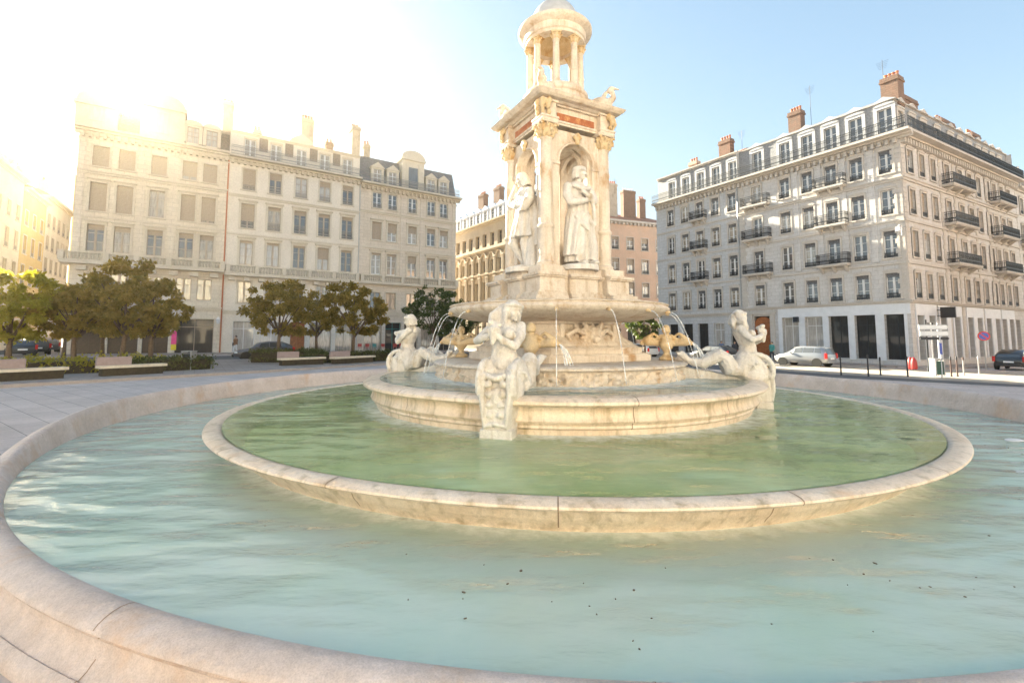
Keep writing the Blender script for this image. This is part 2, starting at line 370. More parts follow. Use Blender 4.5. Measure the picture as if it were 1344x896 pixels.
# tone curve on the sky colour: the aureole is compressed, more sky stays blue
va = nt.nodes.new('ShaderNodeVectorMath'); va.operation = 'MULTIPLY_ADD'; va.inputs[1].default_value = (1/SKY_K,)*3; va.inputs[2].default_value = (1,1,1)
vd = nt.nodes.new('ShaderNodeVectorMath'); vd.operation = 'DIVIDE'
nt.links.new(sky.outputs[0], va.inputs[0]); nt.links.new(sky.outputs[0], vd.inputs[0]); nt.links.new(va.outputs[0], vd.inputs[1])
nt.links.new(vd.outputs[0], bg.inputs[0]); bg.inputs[1].default_value = .108
sl = D.lights.new('sun', 'SUN'); sl.energy = 5; sl.angle = R(.53); sl.color = (1,.87,.70)
so = D.objects.new('sun', sl); COL.objects.link(so)
dv = Vector((math.sin(R(SUN_AZ))*math.cos(R(SUN_EL)), math.cos(R(SUN_AZ))*math.cos(R(SUN_EL)), math.sin(R(SUN_EL))))
so.rotation_euler = (-dv).to_track_quat('-Z','Y').to_euler(); so.location = (-40,45,40)
scene.view_settings.view_transform = 'Standard'; scene.view_settings.look = 'None'; scene.view_settings.exposure = 2.95; scene.view_settings.gamma = 1; scene.view_settings.use_white_balance = True; scene.view_settings.white_balance_tint = 2; scene.view_settings.white_balance_temperature = 6450
scene.cycles.max_bounces = 8; scene.cycles.diffuse_bounces = 5; scene.cycles.transparent_max_bounces = 16

# ------------------------------------------------------------------ ground
def sheet(name, poly, mat, dz=0., lab=None, nsub=1):
    """flat sheet that follows the gentle cross slope of the square"""
    mb = MB(); xs = sorted(set([p[0] for p in poly]))
    mb.add([(x,y,gz(x)+dz) for x,y in poly], [tuple(range(len(poly)))])
    bm = bmesh.new(); me = mb.mesh(name, mat); bm.from_mesh(me)
    for xc in (0.,):
        r = bmesh.ops.bisect_plane(bm, geom=bm.verts[:]+bm.edges[:]+bm.faces[:], plane_co=(xc,0,0), plane_no=(1,0,0))
    for v in bm.verts: v.co.z = gz(v.co.x)+dz
    bmesh.ops.triangulate(bm, faces=bm.faces[:]); bm.to_mesh(me); bm.free()
    for p in me.polygons:
        if p.normal.z < 0: p.flip()
    return tag(link(name, me), kind='structure')
def slab(name, poly, mat, h=.12):
    mb = MB(); mb.loft([[(x,y,gz(x)-.2) for x,y in poly],[(x,y,gz(x)+h) for x,y in poly]])
    return tag(mb.build(name, mat), kind='structure')
OC = (1.158, 11.594)      # centre of the outer basin
AX = (.959, 10.0)         # axis of the fountain
# one ground sheet with a round opening under the basins
mb = MB(); seg = 96; xin = []; xmid = []; xout = []
for k in range(seg):
    a = 2*PI*k/seg
    for lst, r in ((xin, 9.45), (xmid, 60.), (xout, 1500.)):
        x, y = OC[0]+r*math.cos(a), OC[1]+r*math.sin(a); lst.append((x,y, gz(x) if r < 100 else gz(x)*.1-1.5))
mb.loft([xin,xmid,xout], cap=False)
tag(mb.build('ground', M['ground']), kind='structure')
M['pale_paving'] = paving('pale_paving', (.40,.35,.29), (.36,.31,.26), 1.0, .5, (.34,.3,.25), .5)
sheet('sunlit_paving', [(16.2,40),(17.2,35),(18.6,30.2),(21.5,26.8),(25.4,23.4),(33,17.5),(60,12),(60,31),(36.5,33.6),(32.5,34.9),(29.5,36.2),(16.8,56.5),(10.2,53.5)], M['pale_paving'], .012)  # pale paving traced on the sunlit band; sunlight partly put into its colour
# street on the right and in front of the houses at the back, with the kerbed pavements
road_r = [(60,17.5),(60,31),(33.5,30.5),(26.5,33.6),(10.5,59.5),(-6,88),(-16,88),(-3.5,60),(-24,45),(-40,34.5),(-62,66),(-72,60),(-46,27),(-32,30),(-8,46),(6,40),(14,29),(24,22.2)]
sheet('road', road_r, M['asphalt'], .006)
kerb = [(-30,0.5),(-24.5,8.5),(-18.6,17.3),(-12.9,25.7),(-7.6,34.2),(-5.5,38.5),(-6.8,42.2),(-10.5,43.0),(-32,29),(-44,20),(-44,2)]
slab('sidewalk', kerb, M['slab'], .11)
mb = MB()
for a,b in zip(kerb[:7], kerb[1:8]):
    d = Vector((b[0]-a[0], b[1]-a[1], 0)); n = Vector((d.y,-d.x,0)).normalized()*.16
    mb.loft([[(a[0],a[1],gz(a[0])-.2),(a[0]+n.x,a[1]+n.y,gz(a[0])-.2),(a[0]+n.x,a[1]+n.y,gz(a[0])+.125),(a[0],a[1],gz(a[0])+.125)],
             [(b[0],b[1],gz(b[0])-.2),(b[0]+n.x,b[1]+n.y,gz(b[0])-.2),(b[0]+n.x,b[1]+n.y,gz(b[0])+.125),(b[0],b[1],gz(b[0])+.125)]])
tag(mb.build('kerb', M['kerb']), kind='structure')
# pavement along the right block
uL = Vector((.5251,-.8510)); uR = Vector((.8761,.4822)); PC = Vector((32.3157,38.0)); nL = Vector((-.851,-.525)); nR = Vector((.482,-.876))
def P2(v): return (v.x, v.y)
slab('pavement', [P2(PC-uL*27+nL*2.6), P2(PC-uL*.5+nL*2.6), P2(PC+nL*2.2+nR*1.6), P2(PC+uR*1+nR*2.4), P2(PC+uR*60+nR*2.4), P2(PC+uR*60-nR*1), P2(PC-nL*.3-nR*.3), P2(PC-uL*27-nL*.3)], M['slab'], .12)
uB = Vector((.8321,.5547)); PB = Vector((-29.67,48.0)); nB = Vector((.5547,-.8321))
slab('pavement', [P2(PB-uB*12+nB*2.6), P2(PB+uB*27.2+nB*2.6), P2(PB+uB*27.2-nB*.3), P2(PB-uB*12-nB*.3)], M['slab'], .12)
# zebra crossing on the right
mb = MB()
for i in range(6):
    c = PC + nL*1.0 + nR*(3.6+i*1.0) + uR*5.5
    q = [c+uR*s*1.6+nR*t*.25 for s,t in ((-1,-1),(1,-1),(1,1),(-1,1))]
    mb.add([(p.x,p.y,gz(p.x)+.011) for p in q], [(0,1,2,3)])
tag(mb.build('crosswalk', M['paint']), kind='structure')

# ------------------------------------------------------------------ sculpting (closed primitives fused by a voxel remesh)
def sculpt(name, mb, mat, parent=None, loc=None, rz=0, voxel=.014, smooth=4, carve=0., flip=True, sc=1.):
    if flip: mb.v = [(-x,y,z) for x,y,z in mb.v]
    if sc != 1.: mb.v = [(x*sc,y*sc,z*sc) for x,y,z in mb.v]
    me0 = mb.mesh('raw', mat); o = D.objects.new('raw', me0); COL.objects.link(o)
    r = o.modifiers.new('r','REMESH'); r.mode = 'VOXEL'; r.voxel_size = voxel; r.adaptivity = 0
    s = o.modifiers.new('s','SMOOTH'); s.factor = .5; s.iterations = smooth
    if carve:
        t = D.textures.new('carving','CLOUDS'); t.noise_scale = .055; t.noise_depth = 3
        d = o.modifiers.new('d','DISPLACE'); d.texture = t; d.strength = carve; d.mid_level = .5; d.texture_coords = 'LOCAL'
    dg = bpy.context.evaluated_depsgraph_get(); me = D.meshes.new_from_object(o.evaluated_get(dg))
    D.objects.remove(o); D.meshes.remove(me0)
    me.name = name; me.polygons.foreach_set('use_smooth', [True]*len(me.polygons))
    if not me.materials: me.materials.append(mat)
    return link(name, me, parent, loc, rz)
def rot(ax, deg): return Matrix.Rotation(R(deg), 3, ax)
def head(mb, c, r=.11, yaw=0., pitch=0., hair='long', cap=False):
    """head with face looking along +y, then turned by yaw (towards +x) and pitch (down)"""
    T = rot('Z', -yaw) @ rot('X', -pitch); c = Vector(c)
    def P(x,y,z): return tuple(c + T @ Vector((x*r,y*r,z*r)))
    mb.ell(P(0,0,.08), (.80*r,.95*r,1.0*r), T); mb.ell(P(0,.3,-.55), (.56*r,.58*r,.52*r), T)
    mb.tube([P(0,.86,.22), P(0,1.12,-.18)], [.10*r,.17*r], 8, round_=True)                   # nose
    mb.tube([P(-.45,.78,.3), P(0,.9,.32), P(.45,.78,.3)], .12*r, 6, round_=True)              # brow
    mb.tube([P(-.2,.82,-.52), P(.2,.82,-.52)], .1*r, 6, round_=True)                          # lips
    mb.ell(P(0,.72,-.88), (.22*r,.2*r,.18*r), T)                                              # chin
    for s in (-1,1):
        mb.ell(P(s*.36,.72,.12), (.14*r,.1*r,.09*r), T); mb.ell(P(s*.82,.02,.0), (.1*r,.2*r,.28*r), T)
        mb.ell(P(s*.4,.6,-.25), (.25*r,.22*r,.25*r), T)
    if hair:
        mb.ell(P(0,-.18,.32), (.98*r,.98*r,.95*r), T)
        for i in range(9):
            a = PI*(i/8.)*1.1 - .55*PI + PI
            x, y = math.sin(a)*.85, math.cos(a)*.85 - .1
            mb.tube([P(x*.8,y*.8,.7), P(x*1.08,y*1.08,0), P(x*1.1,y*1.15,-.8 if hair == 'short' else -1.25)], [.28*r,.3*r,.2*r], 6, round_=True)
    if cap:
        mb.ell(P(0,-.05,.75), (1.15*r,1.15*r,.42*r), T); mb.tube([P(math.cos(t)*1.0,math.sin(t)*1.05-.02,.42) for t in [i*PI/6 for i in range(13)]], .17*r, 6)
def hand(mb, wrist, dirv, up, s=.085):
    """palm, four bent fingers and a thumb"""
    w = Vector(wrist); d = Vector(dirv).normalized(); u = Vector(up); u = (u - d*u.dot(d)).normalized(); n = d.cross(u)
    mb.tube([w, w+d*s*.55, w+d*s*1.05], [s*.30,s*.42,s*.38], 8, round_=True)
    for i,l in enumerate((.85,1.,.95,.75)):
        b = w+d*s*1.0+u*s*(.36-.24*i)
        mb.tube([b, b+d*s*.4*l+n*s*.1, b+d*s*.65*l+n*s*.38*l], [s*.13,s*.12,s*.10], 6, round_=True)
    b = w+d*s*.35+u*s*.38
    mb.tube([b, b+u*s*.3+d*s*.35, b+u*s*.25+d*s*.75+n*s*.15], [s*.16,s*.14,s*.11], 6, round_=True)
def limb(mb, pts, rad, seg=10): mb.tube(pts, rad, seg, round_=True)
def robe(mb, levels, folds=11, amp=.12, seg=44, ph=0.):
    """fluted drapery: levels of (cx, cy, z, rx, ry, amp factor)"""
    rings = []
    for i,(cx,cy,z,rx,ry,af) in enumerate(levels):
        row = []
        for k in range(seg):
            a = 2*PI*k/seg
            q = 1 + amp*af*(math.sin(folds*a+ph+.35*i)*.7 + .5*math.sin(folds*.53*a+1.3+.2*i))
            row.append((cx+rx*q*math.cos(a), cy+ry*q*math.sin(a), z))
        rings.append(row)
    mb.loft(rings)

# ------------------------------------------------------------------ fountain
FZ = CAMH
fo = empty('fountain', (AX[0],AX[1],0), label='tiered stone fountain with columned shrine and three round basins', cat='fountain')
ocx, ocy = OC[0]-AX[0], OC[1]-AX[1]
def lift(a):
    """the outer rim stands low by the camera and higher on the far side"""
    d = abs(math.atan2(math.sin(a+PI/2), math.cos(a+PI/2)))*180/PI
    t = min(1, max(0, (d-40)/38)); t = t*t*(3-2*t); return .335*t
prof = [(9.20,-.05,0),(9.20,FZ-1.80,0),(9.195,FZ-1.70,0),(9.205,FZ-1.668,.02),(9.225,FZ-1.645,.12),(9.255,FZ-1.625,.55),(9.29,FZ-1.615,.9),(9.33,FZ-1.612,1),(9.37,FZ-1.618,1),(9.41,FZ-1.632,1),(9.445,FZ-1.652,1),(9.468,FZ-1.674,1),(9.472,FZ-1.69,1),(9.455,FZ-1.705,1),(9.43,FZ-1.715,.97),
        (9.425,FZ-1.725,.97),(9.44,FZ-1.735,.95),(9.42,FZ-1.755,.9),(9.42,FZ-1.79,.75),(9.445,FZ-1.84,.6),(9.485,FZ-1.885,.45),(9.52,FZ-1.91,.4),(9.53,FZ-1.905,.4),(9.555,FZ-1.92,.35),(9.58,FZ-1.95,.3),(9.59,FZ-1.99,.25),(9.585,FZ-2.03,.2),(9.58,FZ-2.5,0),(9.3,FZ-2.5,0)]
mb = MB(); mb.ring(prof, 256, (ocx,ocy), lift)
ob = mb.build('outer_basin_rim', M['rim'], fo, smooth=40)
mb = MB()
mb.lathe([(9.3,-.06),(.2,-.06)], 128, (ocx,ocy), cap=False)
mb.build('outer_basin_floor', M['floor'], fo)
def joints(name, parent, prof_pts, angs, c=(0,0), mat=None, wd=.006):
    for a in angs:
        mb = MB(); t = Vector((-math.sin(a), math.cos(a), 0)); rr = Vector((math.cos(a), math.sin(a), 0)); L_ = lift(a) if c != (0,0) else 0
        row0 = []; row1 = []
        for p in prof_pts:
            q = rr*(p[0]) + Vector((c[0],c[1],p[1]+(p[2]*L_ if len(p) > 2 else 0)))
            row0.append(q-t*wd); row1.append(q+t*wd)
        n = len(row0)
        mb.add(row0+row1, [(i,i+1,n+i+1,n+i) for i in range(n-1)])
        mb.build(name, mat or M['ochre'], parent)
off = [(r+.002*(1 if i > 6 else -1)*0, z+.0025, l) for i,(r,z,l) in enumerate(prof[2:26])]
off = []
for i in range(2,26):
    p0,p,p1 = prof[i-1],prof[i],prof[i+1]; tx,tz = p1[0]-p0[0], p1[1]-p0[1]; n = math.hypot(tx,tz) or 1
    off.append((p[0]-tz/n*.0-(-tz/n)*0 + (-tz/n)*-.003*-1*-1, p[1]+.003, p[2]))
M['joint'] = plain('mortar_joint', (.27,.19,.13), .9)
JA = [R(-90+x) for x in (-38.5,-22,-3,17,40,62,84,106,128,150,172,-172,-150,-128,-106,-84,-61)]
joints('rim_joint', ob, off, JA, (ocx,ocy), M['joint'], .004)

def ringpart(name, prof, mat, seg=160, sm=40):
    mb = MB(); mb.ring(prof, seg); return mb.build(name, mat, fo, smooth=sm)
zt = FZ-1.304
mp = [(5.6,.1),(5.70,zt-.31),(5.86,zt-.12),(6.0,zt-.05),(6.03,zt-.012),(6.08,zt),(6.15,zt-.004),(6.21,zt-.014),(6.24,zt-.03),(6.245,zt-.048),(6.23,zt-.066),(6.19,zt-.078),(6.06,zt-.084),(6.02,zt-.095),(6.01,zt-.115),(5.95,zt-.135),(5.91,zt-.20),(5.885,zt-.25),(5.86,zt-.28),(5.83,zt-.31),(5.79,zt-.36),(5.755,zt-.41),(5.75,-.05),(5.6,-.05)]
mr = ringpart('middle_basin_rim', mp, M['wetrim'])
joints('rim_joint', mr, [(r+.003,z+.003) for r,z in mp[5:21]], [R(-107+x) for x in (-45,-27,-8,11.5,30,49,68,-63,-82)], (0,0), M['joint'], .006)
mb = MB(); mb.lathe([(5.71,zt-.30),(.2,zt-.30)], 96, cap=False); mb.build('middle_basin_floor', M['floor_mid'], fo)
zi = FZ-.79
ip = [(3.5,zt-.3),(3.56,zi-.2),(3.58,zi-.04),(3.62,zi-.005),(3.68,zi),(3.78,zi-.004),(3.86,zi-.025),(3.91,zi-.06),(3.915,zi-.095),(3.89,zi-.12),(3.82,zi-.135),(3.76,zi-.14),(3.74,zi-.17),(3.735,zi-.23),(3.75,zi-.29),(3.77,zi-.33),(3.76,zi-.35),(3.71,zi-.365),(3.69,zi-.40),(3.70,zi-.43),(3.66,zi-.46),(3.65,zi-.52),(3.63,zt-.32),(3.5,zt-.32)]
ir = ringpart('inner_basin_rim', ip, M['wetrim'], 128)
joints('rim_joint', ir, [(r+.003,z+.003) for r,z in ip[4:21]], [R(-107+x) for x in (-50,-26,27,53,75)], (0,0), M['joint'], .006)
mb = MB(); mb.lathe([(3.57,zi-.25),(.2,zi-.25)], 64, cap=False); mb.build('inner_basin_floor', M['floor'], fo)

# water sheets
def disc_water(name, r, c, z, mat, seg=128):
    mb = MB(); mb.add([(c[0]+r*math.cos(2*PI*k/seg), c[1]+r*math.sin(2*PI*k/seg), 0) for k in range(seg)], [tuple(range(seg))])
    o = mb.build(name, mat, None, (AX[0],AX[1],z)); return tag(o, kind='structure')
disc_water('water', 9.215, (ocx,ocy), FZ-1.703, water_mat('outer_pool_water', (.96,1,.96), (.90,1,.90), .48, [(5.74,.45)], 1.0, dark=(.76,.95,.80)))
disc_water('water', 6.01, (0,0), FZ-1.318, water_mat('middle_pool_water', (.86,1,.70), (.88,.98,.58), .42, [(3.62,.8)], .45, dark=(.52,.60,.26)))
disc_water('water', 3.62, (0,0), FZ-.80, water_mat('inner_pool_water', (.85,.95,.88), (.66,.74,.62), .45, [(2.50,1.0)], 1.0), 96)

# carved drum, platform and stem
def chamf(h, c, z, a=0.):
    p = [(h,-h+c),(h,h-c),(h-c,h),(-h+c,h),(-h,h-c),(-h,-h+c),(-h+c,-h),(h-c,-h)]
    ca, sa = math.cos(a), math.sin(a)
    return [(x*ca-y*sa, x*sa+y*ca, z) for x,y in p]
SQ = R(28)
mb = MB(); seg = 420; rows = []
for j in range(17):
    t = j/16.; row = []
    for k in range(seg):
        a = 2*PI*k/seg
        v = mnoise.noise(Vector((math.cos(a)*22, math.sin(a)*22, t*2.2))) ; v2 = mnoise.noise(Vector((math.cos(a)*48+9, math.sin(a)*48, t*5)))
        rib = .5*math.cos(a*36)
        e = math.sin(PI*t)**.5
        r = 2.495 + .085*e*(max(-.4,v)*1.2+v2*.9+.2*rib)
        row.append((r*math.cos(a), r*math.sin(a), FZ-.86+.30*t))
    rows.append(row)
mb.loft(rows, cap=False); mb.build('carved_frieze', M['cream'], fo, smooth=50)
mb = MB(); mb.lathe([(2.56,FZ-.56),(2.585,FZ-.545),(2.585,FZ-.52),(2.55,FZ-.495),(2.50,FZ-.485),(2.1,FZ-.475),(.5,FZ-.47)], 128, cap=False)
mb.lathe([(2.6,FZ-1.1),(2.6,FZ-.88),(2.57,FZ-.855),(2.5,FZ-.85)], 128, cap=False)
mb.build('platform', M['cream'], fo, smooth=40)
mb = MB()
for h0,h1,z0,z1 in ((1.52,1.52,-.48,-.36),(1.49,1.47,-.36,-.33),(1.40,1.40,-.33,-.24),(1.43,1.43,-.24,-.22),(1.36,1.30,-.22,-.17)):
    mb.loft([chamf(h0,.35,FZ+z0,SQ),chamf(h1,.35,FZ+z1,SQ)])
st = [(1.30,-.17),(1.27,-.12),(1.16,-.05),(1.10,.03),(1.07,.12),(1.06,.22),(1.10,.235),(1.10,.27),(1.14,.29),(1.14,.34)]
mb.loft([chamf(h,.30*h,FZ+z,SQ) for h,z in st])
mb.build('pedestal', M['cream'], fo, smooth=30)
# pilaster strips and carved masks on the four faces of the pedestal
for k in range(4):
    a = SQ + k*PI/2; T = Matrix.Rotation(a-0*PI/2, 4, 'Z')
    for yy in (-.62,-.30,.30,.62):
        mb = MB(); mb.bbox(1.05,1.135,yy-.05,yy+.05,FZ-.03,FZ+.23,.01); mb.xf(T); mb.build('pilaster_strip', M['cream'], fo)
    mb = MB()
    c = Vector((1.22,0,FZ+.0))
    mb.ell(c, (.13,.16,.15)); mb.ell(c+Vector((.10,0,-.05)), (.09,.09,.07)); mb.ell(c+Vector((-.02,0,.13)), (.10,.14,.06))
    for i in range(14):
        b = 2*PI*i/14; mb.tube([c+Vector((.02,.13*math.cos(b),.12*math.sin(b))), c+Vector((-.02,.27*math.cos(b+.2),.22*math.sin(b+.2)))], [.05,.025], 6, round_=True)
    for s in (-1,1):
        mb.tube([c+Vector((0,s*.15,.02)), c+Vector((-.02,s*.35,.12)), c+Vector((-.05,s*.55,.02)), c+Vector((-.03,s*.48,-.12)), c+Vector((.02,s*.30,-.16))], [.06,.055,.05,.05,.04], 8, round_=True)
        mb.tube([c+Vector((.05,s*.1,.1)), c+Vector((.0,s*.22,.26)), c+Vector((-.02,s*.2,.2))], [.05,.04,.02], 8, round_=True)
    mb.v = [tuple(T @ Vector(p)) for p in mb.v]
    sculpt('carved_mask', mb, M['cream'], fo, voxel=.016, smooth=2, carve=.03, flip=False)
# upper bowl
bp_ = [(.9,.31),(1.12,.30),(1.30,.285),(1.60,.30),(1.90,.34),(2.10,.39),(2.22,.44),(2.285,.49),(2.295,.52),(2.28,.55),(2.25,.565),(2.24,.585),(2.27,.595),(2.275,.61),(2.25,.62),(2.16,.615),(2.12,.58),(1.6,.52),(.9,.52)]
bowl = ringpart('upper_bowl', [(r,FZ+z) for r,z in bp_], M['cream'], 128)
SP = [R(-107+11.25+22.5*k) for k in range(16)]
for a in SP:
    mb = MB(); c = Vector((2.27*math.cos(a), 2.27*math.sin(a), FZ+.455)); d = Vector((math.cos(a), math.sin(a), -.25))
    mb.tube([c-d*.05, c+d*.02, c+d*.055], [.032,.034,.024], 10); mb.build('spout_nozzle', M['ochre'], bowl)
mb = MB(); mb.lathe([(2.13,FZ+.59),(.8,FZ+.59)], 96, cap=False); tag(mb.build('water', water_mat('bowl_water', (.8,.9,.85), (.3,.36,.3), .4, (), .5), None, (AX[0],AX[1],0)), kind='structure')
# plinth of the shrine: square with projecting corner and face blocks
mb = MB()
def plinth(h, z0, z1, blk=.30, pr=.10, mid=.34, ch=.02):
    mb.loft([chamf(h,.05,FZ+z0,SQ),chamf(h,.05,FZ+z1,SQ)])
    for k in range(4):
        a = SQ+PI/4+k*PI/2; c = (h-.11)*math.sqrt(2); n0 = len(mb.v)
        mb.loft([chamf(blk,.02,FZ+z0+.0015),chamf(blk,.02,FZ+z1+.0025)]); mb.xf(Matrix.Translation((c*math.cos(a),c*math.sin(a),0)) @ Matrix.Rotation(SQ,4,'Z'), n0)
        a = SQ+k*PI/2; n0 = len(mb.v); mb.loft([chamf(mid,.08,FZ+z0+.003),chamf(mid,.08,FZ+z1+.004)]); mb.xf(Matrix.Translation(((h-.19)*math.cos(a),(h-.19)*math.sin(a),0)) @ Matrix.Rotation(SQ,4,'Z'), n0)
for h,z0,z1,b_,m_ in ((1.02,.50,.70,.36,.40),(1.00,.70,.735,.35,.39),(.97,.735,.80,.33,.37),(.93,.80,.84,.31,.36),(.90,.84,1.10,.28,.34),(.93,1.10,1.13,.30,.36),(.95,1.13,1.18,.31,.37),(.90,1.18,1.20,.27,.33),(.87,1.20,1.33,.25,.31)):
    plinth(h,z0,z1,b_,0,m_)
mb.build('shrine_plinth', M['cream'], fo, smooth=25)
# corner columns
col0 = None
def column_parts(parent_loc, a):
    global col0
    mb = MB()
    prof = [(.20,1.33),(.20,1.37),(.185,1.385),(.195,1.41),(.18,1.435),(.155,1.45),(.148,1.48),(.145,2.08),(.155,2.10),(.17,2.12),(.172,2.15),(.16,2.17),(.142,2.19),(.138,2.6),(.132,3.30),(.14,3.32),(.145,3.36),(.14,3.42),(.132,3.44),(.128,3.86),(.142,3.88),(.142,3.90),(.128,3.91)]
    mb.lathe([(r,FZ+z) for r,z in prof], 28); o = mb.build('corner_column', M['cream'], fo, parent_loc, a, smooth=35)
    # carved lower third
    mb = MB(); rows = []
    for j in range(15):
        t = j/14.; rows.append([((.146+.016*max(0,mnoise.noise(Vector((math.cos(b)*3.2+a,math.sin(b)*3.2,t*5)))+.25)*math.sin(PI*t)**.4)*math.cos(b), (.146+.016*max(0,mnoise.noise(Vector((math.cos(b)*3.2+a,math.sin(b)*3.2,t*5)))+.25)*math.sin(PI*t)**.4)*math.sin(b), FZ+1.5+.57*t) for b in [2*PI*k/56 for k in range(56)]])
    mb.loft(rows, cap=False); mb.build('carved_band', M['cream'], o, smooth=50)
    # leafy capital
    mb = MB(); mb.lathe([(.125,FZ+3.905),(.135,FZ+3.98),(.15,FZ+4.08),(.19,FZ+4.16)], 20)
    for tier,(zb,zt_,ro,n_,ph) in enumerate(((3.92,4.04,.135,8,0),(3.98,4.13,.145,8,PI/8),(4.05,4.18,.16,4,PI/4))):
        for i in range(n_):
            b = ph+2*PI*i/n_; d = Vector((math.cos(b),math.sin(b),0)); h_ = zt_-zb
            mb.tube([d*ro+Vector((0,0,FZ+zb)), d*(ro+.03)+Vector((0,0,FZ+zb+h_*.6)), d*(ro+.085)+Vector((0,0,FZ+zt_)), d*(ro+.10)+Vector((0,0,FZ+zt_-.05))], [.035,.04,.032,.018], 7, round_=True)
    mb.v = [tuple(p) for p in mb.v]
    cp = sculpt('capital', mb, M['ochre'], o, voxel=.012, smooth=1, carve=.015, flip=False)
    mb = MB(); mb.loft([chamf(.20,.05,FZ+4.165),chamf(.215,.05,FZ+4.20),chamf(.215,.05,FZ+4.225)]); mb.build('abacus', M['cream'], o)
    return o
rc = 1.005
for k in range(4):
    a = SQ+PI/4+k*PI/2
    if col0 is None: col0 = column_parts((rc*math.cos(a),rc*math.sin(a),0), SQ)
    else:
        c_ = copy_tree(col0, fo); c_.location = (rc*math.cos(a),rc*math.sin(a),0); c_.rotation_euler = (0,0,SQ+k*PI/2)
# piers and arched walls behind the columns
def arch_wall(hw, half, zs, z0, z1, t, y):
    """panel in the xz plane (local), width 2*half, arch of half width hw springing at zs, thickness t at y"""
    mb = MB(); n = 20; front = []
    pts = [(hw*math.cos(PI*i/n), zs+hw*math.sin(PI*i/n)) for i in range(n+1)]
    out = []
    for i,(x,z) in enumerate(pts):
        a = PI*i/n
        # outline point straight out to the panel edge
        cx, cz = math.cos(a), math.sin(a)
        s = min(half/abs(cx) if abs(cx) > 1e-6 else 9e9, (z1-zs)/cz if cz > 1e-6 else 9e9); out.append((cx*s, zs+cz*s))
    for yy in (y, y+t):
        for i in range(n): mb.quad((pts[i][0],yy,pts[i][1]),(pts[i+1][0],yy,pts[i+1][1]),(out[i+1][0],yy,out[i+1][1]),(out[i][0],yy,out[i][1]))
        for i in range(n):
            p,q = out[i],out[i+1]
            if abs(p[0]-q[0]) > 1e-4 and abs(p[1]-q[1]) > 1e-4:
                mb.add([(p[0],yy,p[1]),(q[0],yy,q[1]),(math.copysign(half,p[0]+q[0]),yy,z1)], [(0,1,2)])
        for s in (-1,1): mb.quad((s*hw,yy,z0),(s*half,yy,z0),(s*half,yy,zs),(s*hw,yy,zs))
    for i in range(n): mb.quad((pts[i][0],y,pts[i][1]),(pts[i+1][0],y,pts[i+1][1]),(pts[i+1][0],y+t,pts[i+1][1]),(pts[i][0],y+t,pts[i][1]))
    for s in (-1,1):
        mb.quad((s*hw,y,z0),(s*hw,y+t,z0),(s*hw,y+t,zs),(s*hw,y,zs)); mb.quad((s*half,y,z0),(s*half,y+t,z0),(s*half,y+t,z1),(s*half,y,z1))
    return mb
for k in range(4):
    a = SQ+k*PI/2-PI/2
    T = Matrix.Rotation(a, 4, 'Z')
    # rotated so that local -y looks outward
    mb = arch_wall(.41,.60,FZ+3.49,FZ+1.33,FZ+4.14,.20,-.74); 
    # archivolt moulding
    mb.tube([(.44*math.cos(PI*i/18), -.75, FZ+3.49+.44*math.sin(PI*i/18)) for i in range(19)], .03, 6)
    for s in (-1,1): mb.box(s*.40-.0 if s < 0 else .40, -.40+.2 if s < 0 else .62, -.765,-.53, FZ+3.27,FZ+3.335) if False else mb.box(min(s*.40,s*.61),max(s*.40,s*.61),-.765,-.535,FZ+3.422,FZ+3.492)
    mb.xf(T); aw = mb.build('arched_wall', M['cream'], fo, smooth=30)
    mb = MB()
    for dx,dz,r_ in ((0,.0,.07),(.0,.08,.055),(-.06,.04,.04),(.06,.04,.04),(0,-.08,.045)): mb.ell((dx,-.80,FZ+4.0+dz),(r_,.05,r_))
    mb.v = [tuple(T @ Vector(p)) for p in mb.v]
    sculpt('keystone', mb, M['ochre'], aw, voxel=.014, smooth=2, carve=.02, flip=False)
    mb = arch_wall(.33,.40,FZ+3.62,FZ+1.33,FZ+3.99,.09,-.44); mb.box(-.25,.25,-.43,-.37,FZ+1.33,FZ+1.9); mb.xf(T); mb.build('inner_arch', M['cream'], fo, smooth=30)
for k in range(4):
    a = SQ+PI/4+k*PI/2; mb = MB(); mb.loft([chamf(.16,.02,FZ+1.33),chamf(.16,.02,FZ+4.14)]); mb.xf(Matrix.Translation((.72*math.cos(a),.72*math.sin(a),0)) @ Matrix.Rotation(SQ,4,'Z')); mb.build('corner_pier', M['cream'], fo)
mb = MB(); mb.loft([chamf(.60,.02,FZ+4.0,SQ),chamf(.60,.02,FZ+4.143,SQ)]); mb.build('shrine_ceiling', M['cream'], fo)
# entablature
mb = MB()
def ent(h, z0, z1, b=.20, off_=.0):
    mb.loft([chamf(h,.02,FZ+z0,SQ),chamf(h,.02,FZ+z1,SQ)])
    for k in range(4):
        a = SQ+PI/4+k*PI/2; n0 = len(mb.v); r = rc+off_; mb.loft([chamf(b,.01,FZ+z0+.002),chamf(b,.01,FZ+z1+.003)]); mb.xf(Matrix.Translation((r*math.cos(a),r*math.sin(a),0)) @ Matrix.Rotation(SQ,4,'Z'), n0)
ent(.78,4.225,4.27,.19); ent(.80,4.27,4.31,.205); ent(.74,4.31,4.60,.16); ent(.80,4.60,4.635,.20)
mb.build('entablature', M['cream'], fo)
mb = MB()
for h0,h1,z0,z1 in ((.84,.90,4.635,4.665),(1.0,1.05,4.665,4.70),(1.05,1.085,4.70,4.745),(1.085,1.06,4.745,4.765)):
    mb.loft([chamf(h0,.03,FZ+z0,SQ),chamf(h1,.03,FZ+z1,SQ)])
mb.loft([chamf(1.04,.03,FZ+4.765,SQ),chamf(.95,.03,FZ+4.80,SQ),chamf(.75,.1,FZ+4.84,SQ)])
mb.build('cornice', M['cream'], fo)
